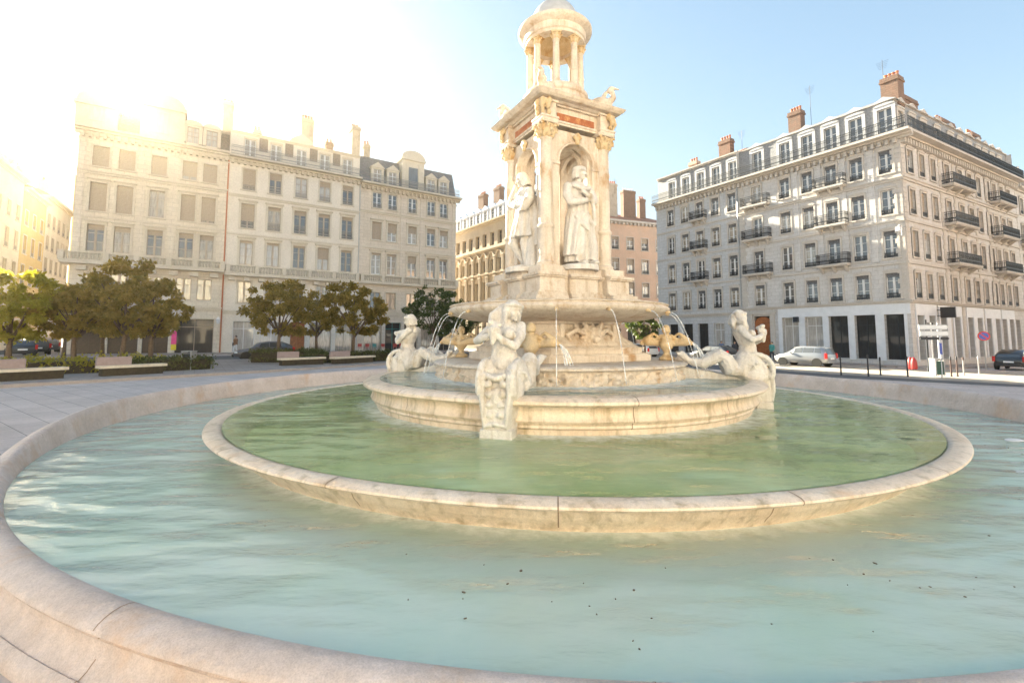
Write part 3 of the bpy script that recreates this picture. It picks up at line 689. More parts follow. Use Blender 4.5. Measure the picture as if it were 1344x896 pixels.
for k in range(4):
    a = SQ+k*PI/2-PI/2; T = Matrix.Rotation(a,4,'Z')
    mb = MB(); mb.bbox(-.46,.46,-.765,-.745,FZ+4.34,FZ+4.48,.004); mb.xf(T); mb.build('inscription_panel', M['red_marble'], fo)
    a = SQ+PI/4+k*PI/2; mb = MB()
    c = Vector((rc*math.cos(a),rc*math.sin(a),FZ+4.45)); d = Vector((math.cos(a),math.sin(a),0)); t_ = Vector((-d.y,d.x,0))
    for s in (-1,1):
        for dd,zz,r_ in ((.20,.10,.06),(.22,.0,.05),(.18,-.09,.045),(.15,.15,.06)): mb.ell(c+d*dd+t_*s*.11+Vector((0,0,zz)), (r_,r_,r_*1.3))
    mb.tube([c+d*.22+Vector((0,0,.16)), c+d*.27, c+d*.2-Vector((0,0,.13))],[.06,.05,.03],8,round_=True)
    sculpt('carved_console', mb, M['ochre'], fo, voxel=.014, smooth=2, carve=.025, flip=False)
# round temple on top
mb = MB(); mb.lathe([(.80,FZ+4.80),(.80,FZ+4.87),(.75,FZ+4.90),(.70,FZ+5.0),(.69,FZ+5.10),(.72,FZ+5.13),(.72,FZ+5.20),(.68,FZ+5.23),(.66,FZ+5.28)], 64); mb.build('temple_drum', M['cream'], fo, smooth=30)
tc0 = None
for k in range(8):
    a = R(-93)+k*PI/4; p = (.555*math.cos(a),.555*math.sin(a),0)
    if tc0 is None:
        mb = MB(); mb.lathe([(r,FZ+z) for r,z in ((.10,5.28),(.10,5.31),(.09,5.33),(.085,5.36),(.075,5.38),(.075,5.62),(.085,5.63),(.085,5.66),(.073,5.67),(.066,6.20),(.075,6.21),(.075,6.225),(.066,6.235),(.07,6.26),(.095,6.36))], 18)
        tc0 = mb.build('temple_column', M['cream'], fo, p, 0, smooth=35)
        mb = MB(); mb.lathe([(.066,FZ+6.235),(.08,FZ+6.30),(.10,FZ+6.35)], 14)
        for i in range(8):
            b = 2*PI*i/8; d = Vector((math.cos(b),math.sin(b),0)); mb.tube([d*.07+Vector((0,0,FZ+6.25)), d*.09+Vector((0,0,FZ+6.31)), d*.125+Vector((0,0,FZ+6.35))],[.02,.022,.014],6,round_=True)
        mb.box(-.11,.11,-.11,.11,FZ+6.352,FZ+6.385); mb.build('capital', M['ochre'], tc0, smooth=40)
    else:
        c_ = copy_tree(tc0, fo); c_.location = p; c_.rotation_euler = (0,0,k*PI/4)
ringpart('temple_ring', [(.46,FZ+6.38),(.66,FZ+6.38),(.66,FZ+6.44),(.69,FZ+6.46),(.69,FZ+6.60),(.72,FZ+6.62),(.80,FZ+6.66),(.82,FZ+6.69),(.82,FZ+6.73),(.78,FZ+6.76),(.5,FZ+6.80),(.46,FZ+6.7)], M['cream'], 64)
mb = MB(); mb.lathe([(.47*math.cos(t)+.0, FZ+6.40+.38*math.sin(t)) for t in [PI/2*i/10 for i in range(10)]], 48, cap=False); mb.build('temple_vault', M['ochre'], fo, smooth=True)
mb = MB(); mb.lathe([(.60,FZ+6.77),(.60,FZ+6.84),(.56,FZ+6.86)]+[(.54*math.cos(t), FZ+6.87+.60*math.sin(t)) for t in [PI/2*i/12 for i in range(12)]]+[(.06,FZ+7.47)], 48); mb.build('temple_dome', M['lead'], fo, smooth=40)
mb = MB(); mb.lathe([(.12,FZ+7.44),(.12,FZ+7.50),(.07,FZ+7.54),(.09,FZ+7.60),(.13,FZ+7.68),(.10,FZ+7.78),(.03,FZ+7.9)], 20); mb.build('temple_finial', M['cream'], fo, smooth=40)

# ------------------------------------------------------------------ statues
def mermaid(name, a, r, label, lean=0, arm='in'):
    mb = MB()
    # base: voluted shield, pedestal
    mb.loft([[(-.22,.02,-.45),(.22,.02,-.45),(.22,.30,-.45),(-.22,.30,-.45)],[(-.22,.02,-.28),(.22,.02,-.28),(.22,.30,-.28),(-.22,.30,-.28)]])
    mb.loft([[(-.20,-.02,-.3),(.20,-.02,-.3),(.18,.26,-.3),(-.18,.26,-.3)],[(-.24,-.05,-.05),(.24,-.05,-.05),(.17,.30,-.05),(-.17,.30,-.05)],[(-.28,-.1,.18),(.28,-.1,.18),(.20,.27,.18),(-.20,.27,.18)],[(-.29,-.1,.42),(.29,-.1,.42),(.2,.2,.42),(-.2,.2,.42)]])
    for s in (-1,1):
        mb.tube([(s*.185,.29,.40),(s*.19,.30,.15),(s*.165,.315,-.05),(s*.15,.29,-.24)],[.045,.04,.035,.03],8,round_=True)
        for i in range(4): mb.ell((s*(.10-.01*i),.295,.30-.13*i),(.055,.03,.05))
    mb.tube([(-.19,.24,.42),(0,.30,.37),(.19,.24,.42)],.045,8,round_=True); mb.tube([(-.15,.29,-.24),(0,.31,-.2),(.15,.29,-.24)],.03,8,round_=True)
    mb.ell((0,.27,.12),(.09,.05,.14))
    for s in (-1,1): mb.ell((s*.18,-.06,.42),(.15,.22,.19)); mb.ell((s*.19,.02,.24),(.11,.24,.24))
    mb.ell((0,-.02,.17),(.26,.30,.22))
    for s in (-1,1):
        # volute scroll
        sp = []
        for i in range(40):
            t = i/39.; th = 2*PI*2.1*t; rr = .27*(1-t)+.03
            sp.append((s*(.225+.02*t), .02+rr*math.cos(th-.5), .33+rr*math.sin(th-.5)))
        mb.tube(sp, [.052-.018*i/39. for i in range(40)], 7, round_=True)
        mb.tube([(s*.18,.02,.33),(s*.225,.02,.33)], .2, 16)
        # twin fish tails: down from the hip, up over the knee, back to the platform
        limb(mb, [(s*.13,-.10,.50),(s*.19,-.26,.26),(s*.22,-.38,.30),(s*.23,-.47,.50),(s*.23,-.56,.57),(s*.22,-.70,.50),(s*.21,-.88,.41),(s*.19,-1.05,.43),(s*.18,-1.18,.50)], [.17,.16,.15,.13,.125,.115,.10,.075,.05], 12)
        mb.tube([(s*.18,-1.12,.46),(s*.24,-1.25,.58),(s*.3,-1.33,.60)], [.05,.07,.02], 8, round_=True); mb.tube([(s*.18,-1.12,.46),(s*.10,-1.28,.50),(s*.04,-1.36,.46)], [.05,.065,.02], 8, round_=True)
        for i in range(7):   # fin frill on the hip
            b = i/6.; mb.tube([(s*.2,-.02-.1*b,.52-.05*b),(s*(.30+.03*math.sin(i*2)),.05-.12*b,.44-.08*b)],[.04,.025],6,round_=True)
    # sloping stone beam to the platform
    mb.loft([[(-.16,-.20,.0),(.16,-.20,.0),(.16,-.20,.16),(-.16,-.20,.16)],[(-.16,-1.25,.12),(.16,-1.25,.12),(.16,-1.25,.34),(-.16,-1.25,.34)]])
    # belly, waist, chest
    ly = lean
    rings = []
    for z,y,rx,ry in ((.36,-.12,.22,.20),(.46,-.12,.235,.20),(.56,-.10,.215,.18),(.66,-.06,.185,.155),(.74,-.06,.17,.145),(.84,-.10,.185,.15),(.94,-.14,.205,.155),(1.02,-.18,.20,.145),(1.09,-.20,.15,.11),(1.13,-.215,.08,.08)):
        rings.append([(rx*math.cos(2*PI*k/20), y+ry*math.sin(2*PI*k/20), z) for k in range(20)])
    mb.loft(rings)
    mb.ell((0,.05,.56),(.11,.07,.10))
    for s in (-1,1): mb.ell((s*.095,-.005,.955),(.085,.085,.085)); mb.ell((s*.19,-.2,1.05),(.085,.08,.075))
    limb(mb, [(0,-.2,1.08),(.03,-.2,1.18)], [.065,.06])
    # head turned to the viewer's right, hair falling on the other side
    head(mb, (.10,-.17,1.275), .125, 55 if arm == 'in' else 10, 12, 'long' if arm == 'in' else 'short')
    for i in range(7 if arm == 'in' else 0):
        x = -.02-.025*i; mb.tube([(.0+x*.4,-.24,1.34),(x-.03,-.24+.015*i,1.22),(x-.05,-.16+.01*i,1.08),(x-.02,-.12,.97)], [.05,.055,.045,.025], 7, round_=True)
    mb.tube([(.1+.125*math.cos(t),-.18+.125*math.sin(t),1.33+.03*math.sin(t)) for t in [i*PI/8 for i in range(17)]], .03, 6)
    for i in range(6 if arm == 'in' else 0):
        x = -.13+.05*i; mb.tube([(.05+x*.6,-.29,1.30),(x*1.0,-.315-.01*(i%2),1.16),(x*1.0,-.30,1.08)],[.055,.045,.02],7,round_=True)
    # arms and shell
    if arm == 'in':
        limb(mb, [(-.20,-.2,1.06),(-.31,-.13,.95),(-.39,-.04,.86)], [.075,.068,.055]); limb(mb, [(-.39,-.04,.86),(-.25,.10,.90),(-.11,.17,.94)], [.055,.052,.038]); hand(mb, (-.11,.17,.94), (1,.05,.25), (0,.2,1))
    else:
        limb(mb, [(-.18,-.2,1.07),(-.22,.08,1.04),(-.22,.38,.99)], [.075,.065,.05]); limb(mb, [(-.22,.38,.99),(-.18,.22,.88),(-.10,.08,.80)], [.055,.05,.038]); hand(mb, (-.10,.08,.80), (.6,-.8,0), (0,.2,1))
    limb(mb, [(.20,-.2,1.06),(.24,-.06,.92),(.20,.08,.79)], [.075,.07,.058]); limb(mb, [(.20,.08,.79),(.09,.17,.85),(-.01,.20,.93)], [.058,.052,.038]); hand(mb, (.0,.20,.92), (-.9,.1,.5), (0,.3,1))
    if arm == 'in': mb.tube([(-.07,.20,.84),(-.06,.20,.94),(-.05,.19,1.02),(-.06,.16,1.08)], [.035,.06,.085,.045], 12, round_=True)
    for i in range(5 if arm == 'in' else 0): mb.ell((-.06+.05*math.cos(i*2.2),.17+.04*math.sin(i*1.7),.97+.035*i),(.045,.045,.04))
    o = sculpt(name, mb, M['marble'], None, (AX[0]+r*math.cos(a), AX[1]+r*math.sin(a), FZ-.925), a-PI/2, voxel=.009, smooth=1, carve=.02)
    return tag(o, label, 'statue', 'mermaid statues round the inner basin')
mermaid('mermaid_statue', R(-107), 3.72, 'white marble mermaid facing the viewer, shell held at her chest')
mermaid('mermaid_statue', R(-17), 3.72, 'white marble mermaid in profile at the right end of the inner basin')
mermaid('mermaid_statue', R(163), 3.62, 'white marble mermaid left of the fountain with bent arm raised outward', arm='out')

def cherub(a, r, yaw, label):
    mb = MB(); z0 = 0.
    mb.lathe([(.15,0),(.15,.05),(.11,.07),(.07,.10),(.055,.15),(.08,.19),(.12,.24),(.14,.30),(.13,.36),(.10,.40)], 20)
    mb.ell((0,0,.40),(.115,.10,.11)); limb(mb,[(0,0,.45),(0,0,.55)],[.06,.05]); head(mb,(0,0,.605),.072,0,5,'short')
    for s in (-1,1):
        limb(mb,[(s*.09,0,.47),(s*.17,.03,.42),(s*.24,.06,.40)],[.042,.036,.028]); hand(mb,(s*.24,.06,.40),(s,.2,0),(0,0,1),.05)
        # fish with a curled tail, mouth outward
        limb(mb,[(s*.03,.10,.30),(s*.16,.08,.34),(s*.28,.05,.36),(s*.36,.03,.37)],[.05,.075,.09,.10],12)
        mb.tube([(s*.40,.03,.36),(s*.47,.03,.33)],[.06,.045],10,round_=True); mb.tube([(s*.34,.0,.44),(s*.24,.0,.52),(s*.16,0,.47)],[.05,.035,.02],8,round_=True)
    o = sculpt('cherub_statue', mb, M['ochre'] if yaw else M['cream'], None, (AX[0]+r*math.cos(a), AX[1]+r*math.sin(a), FZ-.47), yaw, voxel=.012, smooth=2)
    return tag(o, label, 'statue', 'cherubs with fish on the platform')
cherub(R(-107), 2.18, R(-17), 'small stone cherub with two spouting fish behind the front mermaid')
cherub(R(-17), 2.2, R(-17), 'small ochre cherub with two spouting fish on the right end of the platform')
cherub(R(163), 2.2, R(163), 'small ochre cherub with two spouting fish on the left end of the platform')

def stander(kind, a, r, label):
    mb = MB(); 
    mb.lathe([(.34,-.05),(.34,.03),(.30,.05)], 24)
    if kind == 'robe':
        # robe falling to the ground at the viewer's right, open over one leg
        robe(mb, [(.05,-.06,.10,.27,.20,1),(.05,-.05,.35,.26,.19,1.1),(.02,-.02,.62,.25,.18,1),(0,0,.88,.22,.165,.7),(0,0,1.02,.185,.14,.35),(0,0,1.15,.20,.14,.3),(0,-.01,1.30,.215,.14,.25),(0,-.02,1.42,.20,.12,.15),(0,-.02,1.50,.12,.09,0)], 12, .17)
        robe(mb, [(-.17,.02,.20,.12,.13,1),(-.14,.03,.45,.13,.14,1),(-.08,.03,.75,.15,.15,.8),(0,.03,.95,.18,.15,.4)], 7, .2)
        robe(mb, [(.19,.06,.13,.13,.15,1),(.17,.08,.4,.135,.14,1),(.12,.08,.7,.13,.13,.8),(.05,.06,.9,.16,.13,.4)], 7, .16)
        limb(mb,[(-.02,.08,.8),(-.03,.12,.48),(-.04,.10,.10)],[.10,.085,.055]); mb.ell((-.05,.19,.07),(.055,.13,.05))
        mb.ell((.18,.2,.08),(.06,.12,.05))
        limb(mb,[(-.21,0,1.40),(-.27,.06,1.24),(-.24,.14,1.10)],[.085,.085,.075]); limb(mb,[(-.24,.14,1.10),(-.08,.20,1.12),(.08,.18,1.16)],[.075,.06,.04]); hand(mb,(.06,.19,1.16),(1,.1,.3),(0,.3,1),.08)
        limb(mb,[(.21,0,1.40),(.25,.07,1.28),(.23,.14,1.17)],[.085,.08,.07]); limb(mb,[(.23,.14,1.17),(.10,.21,1.22),(.0,.2,1.27)],[.07,.055,.04]); hand(mb,(.02,.20,1.26),(-1,.1,.3),(0,.3,1),.08)
        limb(mb,[(.12,.22,1.22),(.17,.22,1.0),(.20,.20,.75)],[.03,.035,.03])
        mb.tube([(-.16+.04*i,.12+.04*math.sin(i*PI/8),1.40-.05*math.sin(i*PI/8)) for i in range(9)], .04, 8, round_=True)
        for i in range(6): mb.tube([(-.14+.05*i,.13,.86),(-.05+.05*i,.2,.72),(.1+.02*i,.2,.62+.02*i)],[.03,.04,.025],6,round_=True)
        limb(mb,[(0,-.02,1.45),(.01,0,1.58)],[.07,.06]); head(mb,(.02,.02,1.66),.108,45,0,'short',cap=True)
    else:
        # short pleated coat over bare legs, one knee forward, tablet under the arm
        limb(mb,[(.06,.0,.80),(.07,.03,.47),(.06,-.02,.08)],[.105,.08,.05]); mb.ell((.06,.08,.05),(.05,.13,.045))
        limb(mb,[(-.10,.02,.80),(-.16,.14,.50),(-.10,-.06,.14)],[.11,.085,.05]); mb.ell((-.12,.02,.07),(.05,.13,.045)); mb.ell((-.15,.14,.5),(.085,.08,.085))
        mb.ell((.06,.04,.48),(.08,.075,.08)); mb.ell((.05,-.03,.33),(.075,.08,.11))
        robe(mb, [(-.02,.0,.58,.285,.22,1.2),(-.01,0,.78,.24,.19,1),(0,0,.98,.19,.15,.5),(0,0,1.12,.19,.14,.3),(0,-.01,1.28,.215,.145,.25),(0,-.02,1.40,.20,.12,.15),(0,-.02,1.49,.12,.09,0)], 11, .15)
        robe(mb, [(.20,-.12,.42,.12,.12,1.2),(.20,-.10,.70,.14,.12,1.1),(.17,-.08,1.0,.14,.11,.8),(.12,-.06,1.3,.15,.10,.3)], 6, .16)
        for i in range(7): limb(mb,[(.16+.03*(i%3),-.16+.02*i,.05),(.18+.02*(i%3),-.14+.02*i,.5)],[.09,.06])
        limb(mb,[(-.21,0,1.38),(-.30,.06,1.26),(-.29,.12,1.18)],[.085,.08,.07]); limb(mb,[(-.29,.12,1.18),(-.20,.16,1.32),(-.10,.14,1.46)],[.068,.05,.038]); hand(mb,(-.11,.14,1.44),(.6,.1,.7),(1,.3,0),.08)
        limb(mb,[(.21,0,1.38),(.29,.05,1.22),(.25,.13,1.08)],[.09,.085,.075]); limb(mb,[(.25,.13,1.08),(.08,.20,1.12),(-.10,.20,1.17)],[.075,.055,.04]); hand(mb,(-.09,.20,1.17),(-1,.1,.1),(0,.3,1),.08)
        mb.obox((.14,.17,1.16),(Vector((.93,.1,-.3)),Vector((-.1,.97,.2)),Vector((.3,-.2,.93))),(.17,.02,.12))
        for i in range(5): mb.tube([(-.2+.07*i,.13,1.3),(-.16+.08*i,.17,1.22),(-.1+.09*i,.15,1.16)],[.03,.035,.03],6,round_=True)
        limb(mb,[(0,-.02,1.44),(-.01,.01,1.57)],[.07,.06]); head(mb,(-.02,.03,1.65),.108,-40,18,'long')
    o = sculpt('standing_statue', mb, M['marble'], None, (AX[0]+r*math.cos(a), AX[1]+r*math.sin(a), FZ+1.345), a-PI/2, voxel=.0095, smooth=1, carve=.012, sc=1.165)
    return tag(o, label, 'statue')
stander('robe', R(-62), .80, 'pale statue of a capped person in a long robe in the right arch')
stander('coat', R(-152), .80, 'pale statue of a long-haired person in a short coat in the left arch')

def swan(k, a, r, yaw, label):
    mb = MB()
    mb.ell((0,0,.13),(.13,.22,.13)); mb.ell((0,-.2,.17),(.08,.14,.07)); mb.ell((0,.1,.02),(.16,.2,.05))
    limb(mb,[(0,.14,.18),(0,.24,.27),(0,.22,.37),(0,.15,.44)],[.085,.065,.055,.05]); mb.ell((0,.20,.47),(.05,.085,.05)); mb.tube([(0,.26,.46),(0,.35,.43)],[.03,.015],8,round_=True)
    for s in (-1,1): mb.ell((s*.11,-.05,.17),(.05,.2,.1))
    mb.tube([(0,.02,.30),(0,.05,.36),(0,.1,.42)],[.04,.05,.03],8,round_=True)
    o = sculpt('swan_statue', mb, M['cream'], None, (AX[0]+r*math.cos(a), AX[1]+r*math.sin(a), FZ+4.79), yaw-PI/2, voxel=.013, smooth=2, carve=.02)
    tag(o, label, 'statue', 'stone swans on the cornice')
swan(0, R(-17), 1.02, R(-17), 'stone swan on the right corner of the cornice')
swan(1, R(163), 1.05, R(150), 'stone swan on the left corner of the cornice')
swan(2, R(-107), .98, R(-120), 'stone swan on the front corner of the cornice below the temple')

# jets and streams
def stream(name, p, d, v, drop, r0, label, grp):
    mb = MB(); pts = []; n = 14; T = math.sqrt(2*drop/9.8) if v[1] == 0 else (v[1]+math.sqrt(v[1]**2+2*9.8*drop))/9.8
    for i in range(n+1):
        t = T*i/n; pts.append((d[0]*v[0]*t, d[1]*v[0]*t, v[1]*t-4.9*t*t))
    rad = [r0*(1+.25*math.sin(i*2.1)) for i in range(n+1)]
    g = random.Random(int(p[0]*1000)+int(p[1]*777))
    for i in range(16):
        q = pts[-1] if i < 11 else pts[g.randint(n//2,n)]; e = g.uniform(.004,.011); mb.ell((q[0]+g.gauss(0,.06),q[1]+g.gauss(0,.06),q[2]+abs(g.gauss(0,.06))+.01),(e,e,e),None,6,4)
    mb.tube(pts, rad, 7); o = mb.build(name, M['stream'], None, p, 0, smooth=True); return tag(o, label, 'water jet', grp)
for a in SP:
    d = (math.cos(a), math.sin(a)); dd = math.degrees(math.atan2(math.sin(a+R(107)), math.cos(a+R(107))))
    side = 'left' if dd < -35 else 'right' if dd > 35 else 'front'
    far = abs(dd) > 110
    lab = 'thin water jet arcing from the far side of the upper bowl rim' if far else {'left':'thin water jet arcing from the left side of the upper bowl','right':'thin water jet arcing from the right side of the upper bowl','front':'thin water jet arcing from the front of the upper bowl'}[side]
    stream('water_jet', (AX[0]+2.33*d[0], AX[1]+2.33*d[1], FZ+.44), d, (.95,0), 1.20, .0075, lab, 'water jets from the upper bowl')
fsh = [(R(-107),2.18,R(-17),1),(R(-107),2.18,R(-17),-1),(R(-17),2.2,R(-17),1),(R(163),2.2,R(163),1)]
for (a,r,yaw,s),lab in zip(fsh, ('white water pouring from the fish right of the front mermaid','white water pouring from the fish hidden behind the front mermaid','white water pouring from the fish at the right end of the platform','white water pouring from the fish at the left end of the platform')):
    c = Vector((AX[0]+r*math.cos(a), AX[1]+r*math.sin(a), FZ-.47)); d = Vector((math.cos(yaw), math.sin(yaw), 0))*s
    mb = MB()
    for j in range(7):
        o_ = Vector((rnd.uniform(-.03,.03), rnd.uniform(-.03,.03), 0)); T = math.sqrt(2*.66/9.8); pts = []
        vv = rnd.uniform(.5,.85)
        for i in range(11):
            t = T*i/10; q = d*(.48+vv*t) + o_*(.3+i/6.); pts.append((q.x,q.y,.33-4.9*t*t))
        mb.tube(pts, [.009+.004*math.sin(i*1.7+j) for i in range(11)], 6)
    tag(mb.build('fish_spout', M['stream'], None, c, 0, smooth=True), lab, 'water jet')
# stray paper lying on the water at the right
mb = MB(); mb.ell((0,0,0),(.16,.1,.02),None,16,8); mb.ell((.2,-.12,-.005),(.13,.08,.018),None,14,8)
k_, z_ = ray(1331,577); Y_ = -1.69/z_
tag(mb.build('floating_litter', M['cloth_w'], None, (k_*Y_, Y_, FZ-1.695), .3, smooth=True), 'pale crumpled litter floating on the water at the right edge', 'litter')

# ------------------------------------------------------------------ buildings
CACHE = {}
def win_mesh(w, h, style, fm):
    key = ('w', round(w,2), round(h,2), style, fm)
    if key not in CACHE:
        mb = MB(); b = .055; hw = w/2
        mb.box(-hw,-hw+b,0,.07,0,h); mb.box(hw-b,hw,0,.07,0,h); mb.box(-hw+b,hw-b,0,.07,h-b,h); mb.box(-hw+b,hw-b,0,.07,0,b+.05)
        if style in ('fr','sh'):
            mb.box(-.045,.045,-.01,.06,b+.05,h-b)
            for q in ((.36,.69) if style == 'fr' else (.72,)):
                z = h*q; mb.box(-hw+b,-.045,.005,.055,z-.018,z+.018); mb.box(.045,hw-b,.005,.055,z-.018,z+.018)
            for s in (-1,1):
                x0, x1 = sorted((s*.045, s*.085)); mb.box(x0,x1,.003,.05,b+.05,h-b)
        if style == 'big':
            for i in range(1, max(2,int(w/1.1))): x = -hw+w*i/max(2,int(w/1.1)); mb.box(x-.03,x+.03,0,.06,b+.05,h-b)
            mb.box(-hw+b,hw-b,.004,.055,h*.78-.03,h*.78+.03)
        CACHE[key] = mb.mesh('window', M[fm])
    return CACHE[key]
def pane_mesh(w, h, pm):
    key = ('p', round(w,2), round(h,2), pm)
    if key not in CACHE:
        mb = MB(); mb.box(-w/2+.03,w/2-.03,.045,.058,.03,h-.03); CACHE[key] = mb.mesh('pane', M[pm])
    return CACHE[key]
def blind_mesh(w, h, f, m='blind'):
    key = ('b', round(w,2), round(h,2), round(f,1), m)
    if key not in CACHE:
        mb = MB(); n = max(2,int(h*f/.09))
        for i in range(n):
            z = h-(i+1)*h*f/n; mb.add([(-w/2+.01,-.035,z),(w/2-.01,-.035,z),(w/2-.01,-.012,z+h*f/n),(-w/2+.01,-.012,z+h*f/n)],[(0,1,2,3)]); mb.add([(-w/2+.01,-.035,z),(w/2-.01,-.035,z),(w/2-.01,-.012,z+.004),(-w/2+.01,-.012,z+.004)],[(0,1,2,3)])
        CACHE[key] = mb.mesh('blind', M[m])
    return CACHE[key]
def rail_mesh(w, h, d=.0, m='iron', step=.11):
    """window guard or, with depth d, a railing round a balcony"""
    key = ('r', round(w,2), round(h,2), round(d,2), m)
    if key not in CACHE:
        mb = MB(); hw = w/2; t = .018
        def run(p, q):
            p = Vector((p[0],p[1],0)); q = Vector((q[0],q[1],0)); L_ = (q-p).length; u = (q-p)/L_; n = Vector((-u.y,u.x,0)); k = max(2,int(L_/step))
            for z in (.05,h*.8,h): mb.obox((p+q)/2+Vector((0,0,z)), (u,n,Vector((0,0,1))), (L_/2,t*1.1,t))
            for i in range(k+1): mb.obox(p+u*(L_*i/k)+Vector((0,0,h/2)), (u,n,Vector((0,0,1))), (t*.62,t*.62,h/2))
            for i in range(k):
                c = p+u*(L_*(i+.5)/k); mb.obox(c+Vector((0,0,h*.35)), ((u+Vector((0,0,1))).normalized(),n,(u-Vector((0,0,1))).normalized()), (.05,.006,.05))
        if d: run((-hw,0),(-hw,-d)); run((-hw,-d),(hw,-d)); run((hw,-d),(hw,0))
        else: run((-hw,0),(hw,0))
        CACHE[key] = mb.mesh('railing', M[m])
    return CACHE[key]
def baluster_run(mb, x0, x1, z0, h, y, sp=.26):
    mb.box(x0,x1,y-.13,y+.13,z0,z0+.10); mb.box(x0,x1,y-.15,y+.15,z0+h-.10,z0+h)
    n = max(1,int((x1-x0)/sp)); 
    for i in range(n):
        x = x0+(x1-x0)*(i+.5)/n; zz = z0+.1; hh = h-.2
        rings = []
        for r,t in ((.05,0),(.085,.25),(.045,.7),(.06,1)):
            rings.append([(x+r*math.cos(k*PI/3),y+r*math.sin(k*PI/3),zz+hh*t) for k in range(6)])
        mb.loft(rings, cap=False)
class Facade:
    def __init__(s, root, org, ang): s.root, s.org, s.ang = root, Vector(org), ang
    def put(s, o):
        o.location = s.org; o.rotation_euler = (0,0,s.ang); return o
    def pt(s, x, y, z):
        c, q = math.cos(s.ang), math.sin(s.ang); return (s.org.x+x*c-y*q, s.org.y+x*q+y*c, s.org.z+z)
    def part(s, name, mb, mat, smooth=False): return s.put(mb.build(name, mat, s.root, smooth=smooth))
    def wall(s, W, z0, z1, holes, mat, depth=.24, x0=0.):
        xs = sorted(set([x0,W]+[round(v,3) for h in holes for v in (h[0]-h[1]/2, h[0]+h[1]/2)])); zs = sorted(set([z0,z1]+[round(v,3) for h in holes for v in (h[2],h[3])]))
        mb = MB()
        for j in range(len(zs)-1):
            zc = (zs[j]+zs[j+1])/2; run = None
            for i in range(len(xs)-1):
                xc = (xs[i]+xs[i+1])/2
                hole = any(abs(xc-h[0]) < h[1]/2 and h[2] < zc < h[3] for h in holes)
                if not hole: run = (run[0], xs[i+1]) if run else (xs[i], xs[i+1])
                if run and (hole or i == len(xs)-2):
                    mb.quad((run[0],0,zs[j]),(run[1],0,zs[j]),(run[1],0,zs[j+1]),(run[0],0,zs[j+1])); run = None
        for h in holes:
            a, b, c, d = h[0]-h[1]/2, h[0]+h[1]/2, h[2], h[3]; dp = h[4] if len(h) > 4 else depth
            mb.quad((a,0,c),(a,dp,c),(a,dp,d),(a,0,d)); mb.quad((b,0,c),(b,dp,c),(b,dp,d),(b,0,d)); mb.quad((a,0,c),(b,0,c),(b,dp,c),(a,dp,c)); mb.quad((a,0,d),(b,0,d),(b,dp,d),(a,dp,d))
        me = D.meshes.new('wall'); me.from_pydata(mb.v,[],mb.f); me.materials.append(mat)
        return s.put(link('wall', me, s.root))
    def window(s, x, z, w, h, style='fr', fm='frame_w', pm='glass', rail=None, blind=0, y=.17, bm='blind', name='window'):
        o = link(name, win_mesh(w,h,style,fm), s.root, s.pt(x,y,z), s.ang)
        link('pane', pane_mesh(w,h,pm), o)
        if blind: link('blind', blind_mesh(w,h,blind,bm), o)
        if rail: 
            r = link('railing', rail_mesh(w+.06, rail[0], 0, rail[1]), o); r.location = (0,-y+.03-(rail[2] if len(rail) > 2 else 0),.0)
        return o
    def balcony(s, x, z, w, d=.75, m='iron', rh=.95, mat=None):
        mb = MB(); mb.bbox(-w/2,w/2,-d,0-.003,-.16,0,.02); mb.box(-w/2+.05,w/2-.05,-d+.07,-.004,-.24,-.161)
        for q in (-.38,0.,.38): mb.loft([[(q*w-.09,-.005,-.75),(q*w+.09,-.005,-.75),(q*w+.09,-.08,-.75),(q*w-.09,-.08,-.75)],[(q*w-.09,-.005,-.242),(q*w+.09,-.005,-.242),(q*w+.09,-d+.15,-.242),(q*w-.09,-d+.15,-.242)]])
        o = mb.build('balcony', mat or M['rtrim'], s.root, s.pt(x,0,z), s.ang)
        r = link('railing', rail_mesh(w-.06, rh, d-.05, m), o); return o
    def surrounds(s, holes, mat, t=.14, p=.05, hood=0., sill=.12, arch=False, name='window_surround'):
        for h in holes:
            w_, hh = h[1], h[3]-h[2]; key = ('s', round(w_,2), round(hh,2), t, p, hood, sill, arch, name, mat.name)
            if key not in CACHE:
                mb = MB(); a, b, c, d = -w_/2, w_/2, 0., hh
                mb.box(a-t,a-.002,-p,-.002,c,d+t); mb.box(b+.002,b+t,-p,-.002,c,d+t); mb.box(a-.001,b+.001,-p,-.002,d+.002,d+t)
                if sill: mb.box(a-t-.04,b+t+.04,-p-.07,-.002,c-sill,c-.003)
                if hood: mb.box(a-t-.08,b+t+.08,-p-.16,-.002,d+t+.08,d+t+.08+hood); mb.box(a-t,b+t,-p-.04,-.002,d+t+.001,d+t+.078)
                if arch:
                    n = 8; mb.prism([(a-t-.03,d+t+.003)]+[((w_/2+t+.03)*-math.cos(PI*i/n), d+t+.003+.20*math.sin(PI*i/n)) for i in range(1,n)]+[(b+t+.03,d+t+.003)],'y',-p-.05,-.002)
                CACHE[key] = mb.mesh(name, mat)
            link(name, CACHE[key], s.root, s.pt(h[0],0,h[2]), s.ang)
    def course(s, W, z, hs, name, mat, x0=0.):
        """moulding: list of (z offset, height, projection)"""
        mb = MB()
        for dz,h,p in hs: mb.box(x0-.001,W+.001,-p,-.0015,z+dz,z+dz+h)
        return s.part(name, mb, mat)
    def dentils(s, W, z, h, p, mat, sp=.45, x0=0.):
        mb = MB(); n = int((W-x0)/sp)
        for i in range(n): x = x0+(i+.5)*(W-x0)/n; mb.box(x-sp*.22,x+sp*.22,-p,-.002,z,z+h)
        return s.part('bracket_row', mb, mat)
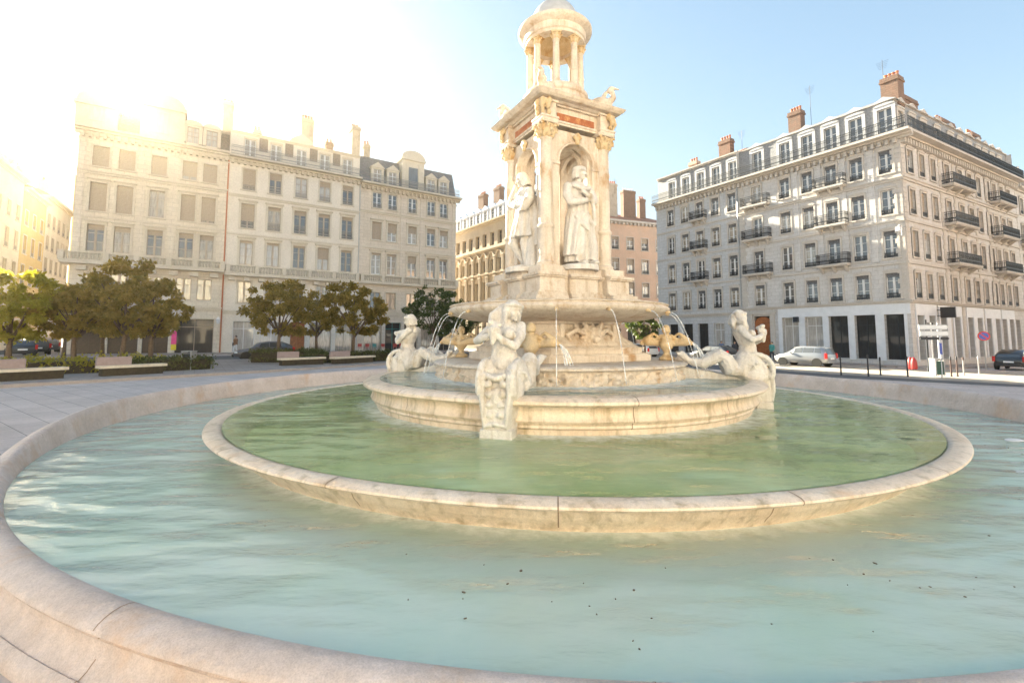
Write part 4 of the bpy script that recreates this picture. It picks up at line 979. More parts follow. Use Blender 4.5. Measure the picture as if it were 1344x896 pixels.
    def quoins(s, x, w, z0, z1, mat, step=.42, p=.05):
        mb = MB(); z = z0; i = 0
        while z < z1-.1:
            e = .12 if i % 2 else 0; mb.box(x-w/2-e if x > 1 else x-w/2,x+w/2 if x > 1 else x+w/2+e,-p,-.002,z+.015,min(z1,z+step)-.012); z += step; i += 1
        return s.part('quoins', mb, mat)
    def pilaster(s, x, w, z0, z1, mat, p=.08):
        mb = MB(); mb.box(x-w/2,x+w/2,-p,-.002,z0+.25,z1-.35); mb.box(x-w/2-.05,x+w/2+.05,-p-.05,-.002,z0,z0+.248); mb.box(x-w/2-.05,x+w/2+.05,-p-.05,-.002,z1-.348,z1-.12); mb.box(x-w/2-.10,x+w/2+.10,-p-.10,-.002,z1-.118,z1)
        return s.part('pilaster', mb, mat)
    def dormer(s, x, z, w, h, d, mat, fm='frame_w', roof='slate', top='arch', pm='glass', y=0.):
        """stone dormer front with window; runs back d into the roof"""
        mb = MB(); a = w/2+.28; t = h+.30
        mb.box(-a,-w/2,0,d,0,t-.3); mb.box(w/2,a,0,d,0,t-.3); mb.box(-a,a,0,d,t-.3,t-.1); mb.box(-a-.08,a+.08,-.10,d,t-.1,t)
        mb.box(-w/2,w/2,0.,.2,-.35,0.0)
        if top == 'arch': mb.prism([(-a,t+.002)]+[(-a*math.cos(PI*i/10),t+.002+.42*math.sin(PI*i/10)) for i in range(1,10)]+[(a,t+.002)],'y',-.06,d)
        elif top == 'gable': mb.prism([(-a-.05,t+.002),(a+.05,t+.002),(0,t+.62)],'y',-.08,d)
        o = mb.build('dormer', mat, s.root, s.pt(x,y,z), s.ang)
        mb = MB(); mb.m = 1; mb.box(-w/2+.02,w/2-.02,.19,.20,.02,h-.02); mb.m = 0
        for x0,x1 in ((-w/2,-w/2+.06),(w/2-.06,w/2),(-.04,.04)): mb.box(x0,x1,.13,.185,0,h-.002)
        for q in (0,.45,.72,1): mb.box(-w/2+.06,w/2-.06,.135,.18,max(0,h*q-.03),min(h-.004,h*q+.03))
        mb.build('window', [M[fm],M[pm]], o)
        return o
    def chimney(s, x, y, z0, z1, w, d, mat='brick', pots=3, pm='pot'):
        mb = MB(); mb.box(-w/2,w/2,-d/2,d/2,z0,z1-.45); mb.box(-w/2-.08,w/2+.08,-d/2-.08,d/2+.08,z1-.449,z1-.27); mb.box(-w/2-.03,w/2+.03,-d/2-.03,d/2+.03,z1-.269,z1)
        o = mb.build('chimney', M[mat], s.root, s.pt(x,y,0), s.ang)
        for i in range(pots):
            mb = MB(); xx = (i+.5)/pots*w*.9-w*.45; mb.lathe([(.13,z1-.01),(.11,z1+.38),(.14,z1+.42),(.14,z1+.5)], 10, (xx,0)); mb.build('chimney_pot', M[pm], o)
        return o
    def antenna(s, x, y, z0, z1):
        mb = MB(); mb.tube([(0,0,z0),(0,0,z1)], .02, 6)
        for i in range(5): mb.tube([(-.5+.05*i,0,z1-.2-i*.16),(.5-.05*i,0,z1-.2-i*.16)], .01, 5)
        return mb.build('antenna', M['iron'], s.root, s.pt(x,y,0), s.ang)
def mansard(f, W, z0, z1, z2, dep, inset, mat, x0=0., mat2=None):
    mb = MB(); ym = dep*.5
    mb.loft([[(x0,.02,z0),(W,.02,z0),(W,dep,z0),(x0,dep,z0)],[(x0,inset,z1),(W,inset,z1),(W,dep-inset,z1),(x0,dep-inset,z1)],[(x0,ym-.05,z2),(W,ym-.05,z2),(W,ym+.05,z2),(x0,ym+.05,z2)]])
    return f.part('roof', mb, mat)
def shell(f, W, z0, z1, dep, mat, x0=0.):
    """side and back walls of a block"""
    mb = MB(); mb.quad((x0,0,z0),(x0,dep,z0),(x0,dep,z1),(x0,0,z1)); mb.quad((W,0,z0),(W,dep,z0),(W,dep,z1),(W,0,z1)); mb.quad((x0,dep,z0),(W,dep,z0),(W,dep,z1),(x0,dep,z1))
    return f.part('side_wall', mb, mat)
def bldg(name, p, label): return empty(name, (p[0],p[1],0), label=label, cat='building')
AB = math.atan2(uB.y, uB.x); AL = math.atan2(uL.y, uL.x); AR = math.atan2(uR.y, uR.x)
rb = random.Random(3)
def pick(*o): return rb.choice(o)

# --- three houses in a row on the left
p = PB-uB*11.75
r1 = bldg('corner_house', p, 'cream corner house with balustrade and brown shop front, leftmost of the row')
f = Facade(r1, (0,0,0), AB); W = 11.72
xs = [11.75-v for v in (10.17,8.28,5.84,3.36,1.64)]
H = []
shops = [(1.55,2.2,.15,3.7,.5),(4.0,2.2,.15,3.7,.5),(6.4,2.0,.15,3.7,.5),(9.5,3.2,.15,3.75,.5)]
for x in xs: H += [(x,1.25,5.6,7.75),(x,1.2,9.75,12.25),(x,1.2,13.5,16.15),(x,1.2,17.7,19.6)]
f.wall(W,-1,21.3,H+shops,M['b1']); f.surrounds([h for h in H if h[2] > 9],M['btrim'],.16,.06,0.,.14); f.surrounds([h for h in H if 9 < h[2] < 14],M['btrim'],.18,.09,.12,0,name='window_hood')
for i,x in enumerate(xs):
    f.window(x,5.6,1.25,2.15,'sh','frame_t',pick('glass','glass_c')); f.window(x,9.75,1.2,2.5,'fr','frame_t',pick('glass_c','glass_c','glass'),blind=.2)
    f.window(x,13.5,1.2,2.65,'fr','frame_t','glass_b' if i in (0,1) else 'glass_c',blind=(.97,.97,.0,.97,.9)[i]); f.window(x,17.7,1.2,1.9,'fr','frame_t','glass_b',blind=(.95,.95,.9,.8,.95)[i])
for i,h in enumerate(shops):
    f.window(h[0],h[2],h[1],h[3]-h[2],'big','shop_brown' if i < 3 else 'frame_t','shop_brown' if i < 3 else 'shop_dark',y=.42,name='shop_window')
for h in shops[:3]: mb = MB(); mb.bbox(h[0]-1.20,h[0]+1.20,-.10,-.003,3.3,4.15,.02); f.part('shop_fascia', mb, M['shop_brown'])
mb = MB(); mb.box(-.1,.32,-.04,-.01,1.3,2.6); o = f.part('poster', mb, M['pink']); o.location = f.pt(7.75,0,-.05)
mb = MB(); mb.box(-.1,.32,-.045,-.012,.75,1.29); o = f.part('poster', mb, M['yellow']); o.location = f.pt(7.75,0,-.05)
f.course(W,4.6,[(0,.22,.12),(.22,.12,.22)],'string_course',M['btrim']); f.course(W,8.35,[(0,.15,.2),(.15,.25,.85)],'balcony_slab',M['btrim'],-.6)
f.dentils(W,7.95,.38,.7,M['btrim'],1.6)
mb = MB(); baluster_run(mb,-.6,W,8.755,.8,-.72); 
for x in [-.5]+[ (a+b)/2 for a,b in zip(xs,xs[1:])]+[W-.15]: mb.box(x-.2,x+.2,-.9,-.54,8.756,9.62)
f.part('balustrade', mb, M['btrim'])
f.course(W,12.85,[(0,.2,.1)],'string_course',M['btrim']); f.course(W,16.9,[(0,.2,.15),(.2,.15,.28)],'string_course',M['btrim'])
f.course(W,20.5,[(0,.3,.15),(.3,.2,.4),(.5,.22,.65)],'cornice',M['btrim'],-.3); f.dentils(W,20.25,.5,.38,M['btrim'],.5)
for x in (.3,(xs[1]+xs[2])/2,(xs[2]+xs[3])/2,W-.3): f.pilaster(x,.5,9.2,20.2,M['b1'],.09)
shell(f,W,-1,21.2,12,M['b1'])
mansard(f,W,21.2,24.2,25.4,12,1.7,M['slate_warm'])
for x,w_ in ((xs[3]+.1,1.0),(xs[4],1.0)): f.dormer(x,21.55,w_,1.65,1.8,M['btrim'],'frame_t','slate','arch','glass_b',.05)
# pavilion with curved gable above the middle bay, and one at the corner
for xc,hw_,zt in ((xs[2]+.1,1.75,26.),(1.1,1.5,24.9)):
    mb = MB(); mb.box(xc-hw_,xc+hw_,-.06,2.6,21.23,zt-1.6); mb.box(xc-hw_-.15,xc+hw_+.15,-.25,2.7,zt-1.6,zt-1.3)
    mb.prism([(xc-hw_*math.cos(PI*i/14),zt-1.299+1.25*math.sin(PI*i/14)) for i in range(15)],'y',-.12,2.6)
    q = f.part('pavilion', mb, M['btrim']); mb = MB(); mb.m = 0
    mb.box(xc-.55,xc+.55,-.09,-.065,21.9,24.0 if zt > 25 else 23.2); f.part('pavilion_window', mb, M['glass_b'])
f.chimney(W-.25,2.2,23,27.4,1.0,1.6,'brick_pale',3)
f.chimney(1.8,7.5,23,25.2,1.2,.7,'brick_pale',2)
mb = MB(); mb.tube([(W-.02,-.10,.2),(W-.02,-.10,20.4)],.07,8); f.part('downpipe', mb, M['pot'])
mb = MB(); mb.box(-.03,.03,-.6,0,3.35,3.4); mb.loft([[(-.12,-.72,3.0),(.12,-.72,3.0),(.12,-.48,3.0),(-.12,-.48,3.0)],[(-.18,-.78,3.45),(.18,-.78,3.45),(.18,-.42,3.45),(-.18,-.42,3.45)],[(-.03,-.63,3.7),(.03,-.63,3.7),(.03,-.57,3.7),(-.03,-.57,3.7)]]); o = f.part('wall_lantern', mb, M['cloth_w']); o.location = f.pt(W-.3,0,.3)

p = PB
r2 = bldg('town_house', p, 'pale five-storey house with pedimented windows and roof terrace, middle of the left row')
f = Facade(r2, (0,0,0), AB); W = 13.62; xs = [1.88,4.41,7.03,9.58,12.17]
H = []
for x in xs: H += [(x,1.2,5.5,7.75),(x,1.2,9.55,12.1),(x,1.25,13.45,16.05),(x,1.2,17.55,19.85)]
shops = [(2.0,2.0,.1,3.6,.3),(4.6,2.2,.1,3.6,.3),(7.2,1.5,.1,3.6,.4),(9.6,2.3,.1,3.6,.5),(12.2,2.0,.1,3.6,.5)]
f.wall(W,-1,21.0,H+shops,M['b2']); f.surrounds(H,M['btrim'],.15,.05,0.,.12); f.surrounds([h for h in H if 9 < h[2] < 14],M['btrim'],.2,.10,.14,0,True,name='window_hood')
for i,x in enumerate(xs):
    f.window(x,5.5,1.2,2.25,'sh','frame_t',pick('glass','glass_c'),(.45,'iron_grey') and None); f.window(x,9.55,1.2,2.55,'fr','frame_t',pick('glass','glass_c','glass_b'),blind=(.1,.15,.12,.5,.1)[i])
    f.window(x,13.45,1.25,2.6,'fr','frame_t',pick('glass','glass_c'),(.75,'iron_grey'),blind=(.7,.15,.2,.1,.1)[i]); f.window(x,17.55,1.2,2.3,'fr','frame_t',pick('glass_c','glass','glass_b'),(.55,'iron_grey'),blind=(.8,.3,.0,.25,.2)[i])
for i,h in enumerate(shops): f.window(h[0],h[2],h[1],h[3]-h[2],'big','white_front' if i < 2 else 'wood_door' if i == 2 else 'frame_t','glass_b' if i < 2 else 'wood_door' if i == 2 else 'glass_c',y=.25 if i < 2 else .35,name='shop_window' if i != 2 else 'door')
f.course(W,4.3,[(0,.3,.10),(.3,.12,.22)],'string_course',M['btrim']); f.course(W,8.15,[(0,.12,.2),(.12,.24,.75)],'balcony_slab',M['btrim']); f.dentils(W,7.8,.34,.6,M['btrim'],1.27)
mb = MB(); baluster_run(mb,.05,W-.05,8.512,.85,-.62)
for i in range(6): x = .3+(W-.6)*i/5; mb.box(x-.18,x+.18,-.8,-.44,8.513,9.4)
f.part('balustrade', mb, M['btrim'])
f.course(W,12.65,[(0,.18,.1)],'string_course',M['btrim']); f.course(W,16.7,[(0,.18,.12),(.18,.1,.2)],'string_course',M['btrim'])
f.course(W,20.35,[(0,.25,.12),(.25,.18,.35),(.43,.2,.9)],'cornice',M['btrim']); f.dentils(W,20.2,.4,.34,M['btrim'],.55)
o = link('terrace_railing', rail_mesh(W-.2,.95,0,'iron_grey'), r2, f.pt(W/2,-.8,20.99), AB)
shell(f,W,-1,21.0,12,M['b2'])
# attic storey set back behind the terrace
Hd = [(x,1.05,21.3,23.3) for x in xs]; q = Facade(r2, f.pt(0,.55,0), AB); q.wall(W,21.0,23.75,Hd,M['b2'],.18); q.surrounds([Hd[i] for i in (0,1,3,4)],M['btrim'],.12,.05,0,0,True)
for h in Hd: q.window(h[0],h[2],1.05,2.0,'fr','frame_w','glass_c',y=.12)
for a,b in zip(xs,xs[1:]): mb = MB(); mb.box((a+b)/2-.42,(a+b)/2+.42,-.05,-.003,22.2,23.7); q.part('slate_panel', mb, M['slate_warm'])
q.course(W,23.75,[(0,.12,.1),(.12,.12,.22)],'eaves',M['btrim']); 
mb = MB(); mb.box(7.03-1.2,7.03+1.2,-.12,1.5,23.99,24.3); mb.prism([(7.03-1.25,24.301),(7.03+1.25,24.301),(7.03,25.2)],'y',-.14,1.5); q.part('gable', mb, M['btrim'])
mb = MB(); mb.loft([[(0,.3,23.96),(W,.3,23.96),(W,11.8,23.96),(0,11.8,23.96)],[(0,5.5,25.3),(W,5.5,25.3),(W,6.5,25.3),(0,6.5,25.3)]]); f.part('roof', mb, M['zinc'])
f.chimney(7.85,2.6,24,27.9,1.35,.8,'brick_pale',4); f.chimney(W-.25,2.3,23.5,28.1,1.0,1.5,'brick_pale',3); f.chimney(2.9,6,24,26.6,.8,.7,'brick_pale',2); f.chimney(10.9,5,24,26.6,.9,.7,'brick',2)
f.antenna(11.9,4,25,28.3); f.antenna(7.2,3,25,28.8)
mb = MB(); mb.tube([(W-.05,-.10,.2),(W-.05,-.10,20.3)],.06,8); f.part('downpipe', mb, M['lead'])

p = PB+uB*13.65
r3 = bldg('mansard_house', p, 'beige stone house with gabled slate mansard roof, right end of the left row')
f = Facade(r3, (0,0,0), AB); W = 12.85; xs = [v-13.65 for v in (15.7,17.65,20.29,22.88,24.68)]
H = []
for x in xs: H += [(x,1.25,5.3,7.35),(x,1.15,9.55,12.15),(x,1.15,13.75,16.0),(x,1.1,17.75,19.7)]
shops = [(1.9,2.2,.1,3.7,.5),(4.4,2.0,.1,3.7,.5),(6.7,1.8,.1,3.7,.5),(9.1,2.1,.1,3.7,.5),(11.4,1.7,.1,3.7,.5)]
f.wall(W,-1,20.6,H+shops,M['b3']); f.surrounds(H,M['btrim'],.14,.05,0,.12); f.surrounds([h for h in H if 9 < h[2] < 14],M['btrim'],.18,.09,.12,0,name='window_hood'); f.surrounds([h for h in H if h[2] > 17],M['btrim'],.14,.07,0,0,True,name='window_hood')
for i,x in enumerate(xs):
    f.window(x,5.3,1.25,2.05,'sh','frame_t',pick('glass','glass_c')); f.window(x,9.55,1.15,2.6,'fr','frame_w',pick('glass','glass_c'),blind=(.1,.1,.35,.15,.1)[i])
    f.window(x,13.75,1.15,2.25,'fr','frame_w',pick('glass','glass_c'),blind=(.95,.5,.4,.25,.3)[i]); f.window(x,17.75,1.1,1.95,'fr','frame_w','glass',(.5,'iron_grey'))
for i,h in enumerate(shops): f.window(h[0],h[2],h[1],h[3]-h[2],'big','frame_t' if i != 1 else 'teal','shop_dark' if i in (1,2,4) else 'glass_c',y=.4,name='shop_window')
f.course(W,4.6,[(0,.3,.12),(.3,.12,.22)],'string_course',M['btrim']); f.course(W,8.2,[(0,.12,.2),(.12,.22,.6)],'balcony_slab',M['btrim'])
mb = MB(); baluster_run(mb,.05,W+.3,8.545,.85,-.48)
for i in range(6): x = .3+(W-.4)*i/5; mb.box(x-.18,x+.18,-.66,-.30,8.546,9.44)
f.part('balustrade', mb, M['btrim'])
f.course(W,12.7,[(0,.2,.12)],'string_course',M['btrim']); f.course(W,17.0,[(0,.2,.12),(.2,.1,.22)],'string_course',M['btrim'],0)
f.course(W+.5,20.1,[(0,.2,.15),(.2,.15,.4),(.35,.2,.95)],'cornice',M['btrim']); f.dentils(W,19.9,.4,.36,M['btrim'],.55)
o = link('terrace_railing', rail_mesh(W+.2,.95,0,'iron_grey'), r3, f.pt(W/2,-.85,20.66), AB)
for x in (.25,(xs[1]+xs[2])/2,(xs[2]+xs[3])/2,W-.3): f.pilaster(x,.5,9.4,19.8,M['b3'],.08)
shell(f,W,-1,20.6,12,M['b3']); mansard(f,W,20.6,24.4,25.2,12,1.3,M['slate'])
for i,x in enumerate(xs):
    if i == 2: continue
    f.dormer(x,20.75,1.0,1.9,1.6,M['btrim'],'frame_w','slate','gable','glass_c',.1)
mb = MB(); x = xs[2]; mb.box(x-1.5,x+1.5,-.06,1.8,20.62,24.6); mb.box(x-1.65,x+1.65,-.25,1.9,24.6,24.85); mb.prism([(x-1.6*math.cos(PI*i/14),24.853+1.1*math.sin(PI*i/14)) for i in range(15)],'y',-.15,1.8)
mb.box(x-1.0,x-.72,-.15,-.062,21.4,24.2); mb.box(x+.72,x+1.0,-.15,-.062,21.4,24.2); f.part('pavilion', mb, M['btrim'])
mb = MB(); mb.box(x-.62,x+.62,-.09,-.065,20.9,23.7); f.part('pavilion_window', mb, M['glass'])
f.chimney(1.4,3.,24,26.6,.8,.7,'brick_pale',2)

# --- the long block on the right: corner building and its neighbour
p = PC-uL*25.8
ra = bldg('apartment_building', p, 'grey stone apartment block with wrought iron balconies, left neighbour of the right corner building')
f = Facade(ra, (0,0,0), AL); W = 11.33
def rrow(f, xs, rows, w, fm, rails, walls, W, mat, H0, top, holes_extra, blinds=0, glass=('glass','glass','glass_c')):
    H = []
    for z0,z1,wd in rows:
        for x in xs: H.append((x,wd,z0,z1))
    f.wall(W,-1,top,H+holes_extra,mat)
    f.surrounds(H,M['rtrim'],.15,.05,0,.13); f.surrounds(H,M['rtrim'],.15,.08,0,0,True,name='window_hood')
    for j,(z0,z1,wd) in enumerate(rows):
        for x in xs:
            f.window(x,z0,wd,z1-z0,'fr',fm,pick(*glass),(.42,'iron',.05),blind=(.16 if rb.random() < .85 else .0) if not blinds else blinds if rb.random() < .75 else .2,bm='slate' if not blinds else 'blind')
rows = [(5.2,7.3,1.0),(8.6,10.85,1.0),(12.25,14.35,1.0),(15.8,17.8,1.0)]
xa = [25.8-v for v in (23.55,21.44,19.37,17.32,15.24)]
shA = [(x,1.35,.1,3.5,.4) for x in xa]
rrow(f, xa, rows, 1., 'frame_w', None, None, W, M['ra'], 0, 18.9, shA)
for i,h in enumerate(shA): f.window(h[0],h[2],h[1],h[3]-h[2],'big','iron' if i != 3 else 'white_front','shop_dark' if i != 3 else 'glass_b',y=.32,name='shop_window')
f.course(W,4.3,[(0,.2,.08),(.2,.14,.18)],'string_course',M['rtrim']); f.course(W,8.0,[(0,.16,.1)],'string_course',M['rtrim']); f.course(W,15.0,[(0,.18,.12)],'string_course',M['rtrim']); f.course(W,11.55,[(0,.16,.1)],'string_course',M['rtrim'])
f.course(W,18.45,[(0,.2,.15),(.2,.15,.4),(.35,.2,.95)],'cornice',M['rtrim']); f.dentils(W,18.2,.42,.36,M['rtrim'],.5)
for z in (8.6,12.25,15.8): f.balcony(xa[2],z-.05,2.0)
link('terrace_railing', rail_mesh(W-.1,1.0,0,'iron'), ra, f.pt(W/2,-.85,19.01), AL)
shell(f,W,-1,18.9,12,M['ra'])
q = Facade(ra, f.pt(0,.45,0), AL); Hd = [(x,1.0,19.2,21.5) for x in xa]; q.wall(W,18.9,22.2,Hd,M['slate_light'],.2); q.surrounds(Hd,M['ra'],.24,.10,.0,0,True)
for h in Hd: q.window(h[0],h[2],1.0,2.3,'fr','frame_w','glass',y=.14)
q.course(W,22.2,[(0,.14,.15),(.14,.12,.3)],'eaves',M['rtrim']); mansard(q,W,22.4,23.2,24.2,11,1.6,M['tile'])
f.chimney(7.9,3.5,22,25.6,1.5,.8,'brick',4); f.chimney(3.0,4.0,22,24.6,1.2,.8,'brick_pale',3); f.antenna(9.6,4,23,26.4)
mb = MB(); mb.tube([(W-.05,-.09,.2),(W-.05,-.09,18.3)],.05,8); f.part('downpipe', mb, M['zinc'])

p = PC
rB = bldg('corner_building', p, 'large stone corner building with white shop fronts and long iron roof balcony')
f = Facade(rB, (-uL.x*14.45,-uL.y*14.45,0), AL); W = 14.45
xb = [14.45-v for v in (12.4,9.51,7.37,5.3,3.23,1.03)]
shB = [(x,1.55,.1,3.85,.5) for x in xb[1:]]+[(xb[0],1.75,.05,4.1,.4)]
rrow(f, xb, rows, 1.05, 'frame_w', None, None, W, M['rb'], 0, 18.9, shB, glass=('glass','glass','glass','glass_c'))
for i,h in enumerate(shB[:-1]): f.window(h[0],h[2],h[1],h[3]-h[2],'big','iron' if i > 1 else 'frame_w','shop_dark' if i > 1 else 'glass_b',y=.4,name='shop_window')
# arched wooden carriage door
mb = MB(); h = shB[-1]; x = h[0]
mb.prism([(x-.87,.05),(x+.87,.05),(x+.87,3.4)]+[(x+.87*math.cos(PI*i/12),3.4+.65*math.sin(PI*i/12)) for i in range(1,12)]+[(x-.87,3.4)],'y',.25,.33)
for s in (-1,1):
    for z0,z1 in ((.3,1.3),(1.5,2.7),(2.9,3.6)): mb.bbox(x+s*.43-.3,x+s*.43+.3,.22,.249,z0,z1,.01)
o = f.part('carriage_door', mb, M['wood_door'])
mb = MB(); mb.prism([(x-.88,4.11),(x-.88,3.4)]+[(x-.87*math.cos(PI*i/12),3.4+.65*math.sin(PI*i/12)) for i in range(13)]+[(x+.88,3.4),(x+.88,4.11)],'y',.05,.22) if False else None
for s in (-1,1): mb.box(x+s*1.15-.22,x+s*1.15+.22,-.14,-.003,.1,4.3)
mb.box(x-1.5,x+1.5,-.25,-.003,4.31,4.55); f.part('door_surround', mb, M['rtrim'])
mb = MB(); 
xl = xb[1]-1.15; xr = W-.0
mb.box(xl,xr,-.07,-.003,3.87,4.75)
cur = xl
for h in sorted(shB[:-1]):
    a = h[0]-h[1]/2-.01; mb.box(cur,a,-.07,-.003,.0,3.868); cur = h[0]+h[1]/2+.01
mb.box(cur,xr-.45,-.07,-.003,0,3.868); f.part('shop_front', mb, M['white_front'])
f.course(W+.2,4.76,[(0,.14,.14),(.14,.1,.24)],'string_course',M['rtrim']); f.course(W,8.0,[(0,.2,.12)],'string_course',M['rtrim']); f.course(W+.1,15.0,[(0,.2,.14),(.2,.12,.22)],'string_course',M['rtrim']); f.course(W,11.55,[(0,.2,.12)],'string_course',M['rtrim'])
f.course(W+.95,18.45,[(0,.2,.15),(.2,.15,.4),(.35,.2,.95)],'cornice',M['rtrim']); f.dentils(W,18.15,.44,.36,M['rtrim'],.5)
f.quoins(W-.3,.55,5.1,18.1,M['rtrim']); f.quoins(.35,.5,5.1,18.1,M['rtrim'])
for x in [(a+b)/2 for a,b in zip(xb[1:],xb[2:])]: f.pilaster(x,.42,8.3,18.1,M['rb'],.06)
for z in (8.6,12.25,15.8): f.balcony(xb[0],z-.05,2.9); f.balcony(xb[3],z-.05,2.6)
link('terrace_railing', rail_mesh(W+.7,1.0,0,'iron'), rB, f.pt(W/2+.4,-.85,19.01), AL)
q = Facade(rB, f.pt(0,.45,0), AL); Hd = [(x,1.05,19.25,21.6) for x in xb]; q.wall(W-.45,18.9,22.2,Hd,M['slate_light'],.2); q.surrounds(Hd,M['ra'],.26,.10,.0,0,True)
for h in Hd: q.window(h[0],h[2],1.05,2.35,'fr','frame_w','glass',y=.14)
for x in xb: 
    mb = MB(); mb.prism([(x-.9,22.203),(x+.9,22.203),(x,22.62)],'y',-.16,.8); q.part('dormer_pediment', mb, M['ra'])
q.course(W-.4,22.2,[(0,.12,.12)],'eaves',M['rtrim'])
# right-hand facade of the corner building
g = Facade(rB, (0,0,0), AR); WR = 26.5
xr_ = [1.6,3.75,5.95,8.8,11.7,13.9,16.1,18.4,20.2,22.2,24.2]
shR = [(x,1.25,.1,3.75,.45) for x in xr_]
rrow(g, xr_, rows, .95, 'frame_w', None, None, WR, M['rb'], 0, 18.9, shR, blinds=.9, glass=('glass_b','glass_c','glass'))
for h in shR: g.window(h[0],h[2],h[1],h[3]-h[2],'sh','iron','shop_dark',y=.38,name='shop_window')
for a,b in ((0.75,4.6),(5.0,7.4),(7.9,9.8),(10.9,14.8),(15.2,19.2),(19.5,23.1)):
    mb = MB(); mb.box(a,b,-.07,-.003,3.77,4.7); cur = a
    for h in shR:
        if a < h[0] < b: mb.box(cur,h[0]-h[1]/2-.01,-.07,-.003,0,3.768); cur = h[0]+h[1]/2+.01
    mb.box(cur,b,-.07,-.003,0,3.768); g.part('shop_front', mb, M['white_front'])
g.course(WR,4.76,[(0,.14,.14),(.14,.1,.24)],'string_course',M['rtrim']); g.course(WR,8.0,[(0,.2,.12)],'string_course',M['rtrim']); g.course(WR,15.0,[(0,.2,.14),(.2,.12,.22)],'string_course',M['rtrim']); g.course(WR,11.55,[(0,.2,.12)],'string_course',M['rtrim'])
g.course(WR,18.45,[(0,.2,.15),(.2,.15,.4),(.35,.2,.95)],'cornice',M['rtrim'],.0); g.dentils(WR,18.15,.44,.36,M['rtrim'],.5)
g.quoins(.3,.55,5.1,18.1,M['rtrim'])
for x in (7.4,10.3,14.9,18.3): g.quoins(x+.0,.4,.1 if x < 11 else 5.1,18.1,M['rtrim'])
for z in (8.6,12.25,15.8): g.balcony(10.2,z-.05,5.2,.9); g.balcony(21.2,z-.05,4.8,.9)
link('terrace_railing', rail_mesh(WR+.4,1.0,0,'iron'), rB, g.pt(WR/2-.3,-.85,19.01), AR)
q = Facade(rB, g.pt(0,.45,0), AR); Hd = [(x,.95,19.25,21.4) for x in xr_]; q.wall(WR,18.9,22.2,Hd,M['slate_light'],.2,.45); q.surrounds(Hd,M['rtrim'],.25,.10,.0,0,True)
for h in Hd:
    q.window(h[0],h[2],.95,2.15,'fr','frame_w','glass_c',y=.14); mb = MB(); mb.prism([(h[0]-.8,22.203),(h[0]+.8,22.203),(h[0],22.6)],'y',-.2,.8); q.part('dormer_pediment', mb, M['rtrim'])
q.course(WR,22.2,[(0,.12,.12)],'eaves',M['rtrim'],.45)
# roof of the corner block, back walls
def loc(a, b): v = uL*-a + uR*b; return (v.x, v.y)
mb = MB()
for z,i in ((22.25,.5),(23.0,1.9),(23.9,5.5)):
    pass
A_ = [loc(14.45,.5),loc(.5,.5),loc(.5,26.5),loc(12,26.5),loc(12,12),loc(14.45,12)]
B_ = [loc(14.45,2.2),loc(2.2,2.2),loc(2.2,26.5),loc(10.3,26.5),loc(10.3,10.3),loc(14.45,10.3)]
C_ = [loc(14.45,6),loc(6,6),loc(6,26.5),loc(6.4,26.5),loc(6.4,6.4),loc(14.45,6.4)]
mb.loft([[(x,y,22.32) for x,y in A_],[(x,y,23.2) for x,y in B_],[(x,y,24.0) for x,y in C_]]); mb.build('roof', M['slate'], rB)
mb = MB(); q4 = [loc(14.45,0),loc(14.45,12),loc(12,12),loc(12,26.5),loc(0,26.5)]
for a,b in zip(q4,q4[1:]): mb.quad((a[0],a[1],-1),(b[0],b[1],-1),(b[0],b[1],22.2),(a[0],a[1],22.2))
mb.build('side_wall', M['rb'], rB)
f.chimney(14.45-9.6,3.2,22,25.6,1.25,.9,'brick',4); f.chimney(14.45-.9,2.0,22,24.7,1.25,1.3,'brick',4); g.chimney(9.5,3.0,22,25.6,3.2,1.0,'brick',6); g.chimney(18.2,3.0,22,25.2,3.4,1.0,'brick',6); g.chimney(25.8,3.0,22,25.4,2.4,1.0,'brick',4)
f.antenna(14.45-8.3,3.5,23,28); f.antenna(14.45-2.0,3.5,23,27.5)
# blade sign and camera bracket on the corner
mb = MB(); mb.box(-.08,.08,-1.25,-.25,3.75,4.65); mb.box(-.03,.03,-.26,-.005,3.9,3.95); mb.box(-.03,.03,-.26,-.005,4.4,4.45); o = g.part('blade_sign', mb, M['sign_dark']); o.location = g.pt(4.8,0,-.15)
mb = MB(); mb.tube([(14.3,0,10.9),(14.3,-.7,11.1),(14.3,-.9,10.9)],.05,8); mb.box(14.15,14.45,-1.1,-.8,10.55,10.9); mb.tube([(14.3,-.3,11.0),(14.3,-.3,10.3)],.04,6); f.part('wall_camera', mb, M['cloth_w'])
mb = MB(); mb.box(xb[1]+.45,xb[1]+.85,-.4,-.08,3.4,3.9); f.part('wall_lamp', mb, M['iron'])

# --- next house down the right-hand street
p = PC+uR*26.6
rN = bldg('street_house', p, 'stone house beyond the corner building at the right edge of the photo')
f = Facade(rN, (0,0,0), AR); W = 14; xs = [1.6,3.9,6.2,8.5,10.8,13]
rrow(f, xs, [(5.2,7.3,.95),(8.6,10.85,.95),(12.25,14.35,.95),(15.6,17.4,.95)], .95, 'frame_w', None, None, W, M['rb'], 0, 18.4, [], blinds=.8, glass=('glass_b','glass'))
f.course(W,4.5,[(0,.2,.15)],'string_course',M['rtrim']); f.course(W,18.1,[(0,.2,.2),(.2,.2,.6)],'cornice',M['rtrim']); f.balcony(2.7,8.55,4.5,.9); f.balcony(2.7,12.2,4.5,.9)
shell(f,W,-1,18.4,12,M['rb']); mansard(f,W,18.4,21,22,12,1.5,M['slate']); f.chimney(2,3,20,23.5,2.2,.9,'brick',4)
for x in xs[::2]: f.dormer(x,18.6,.9,1.6,1.4,M['rtrim'],top='gable')

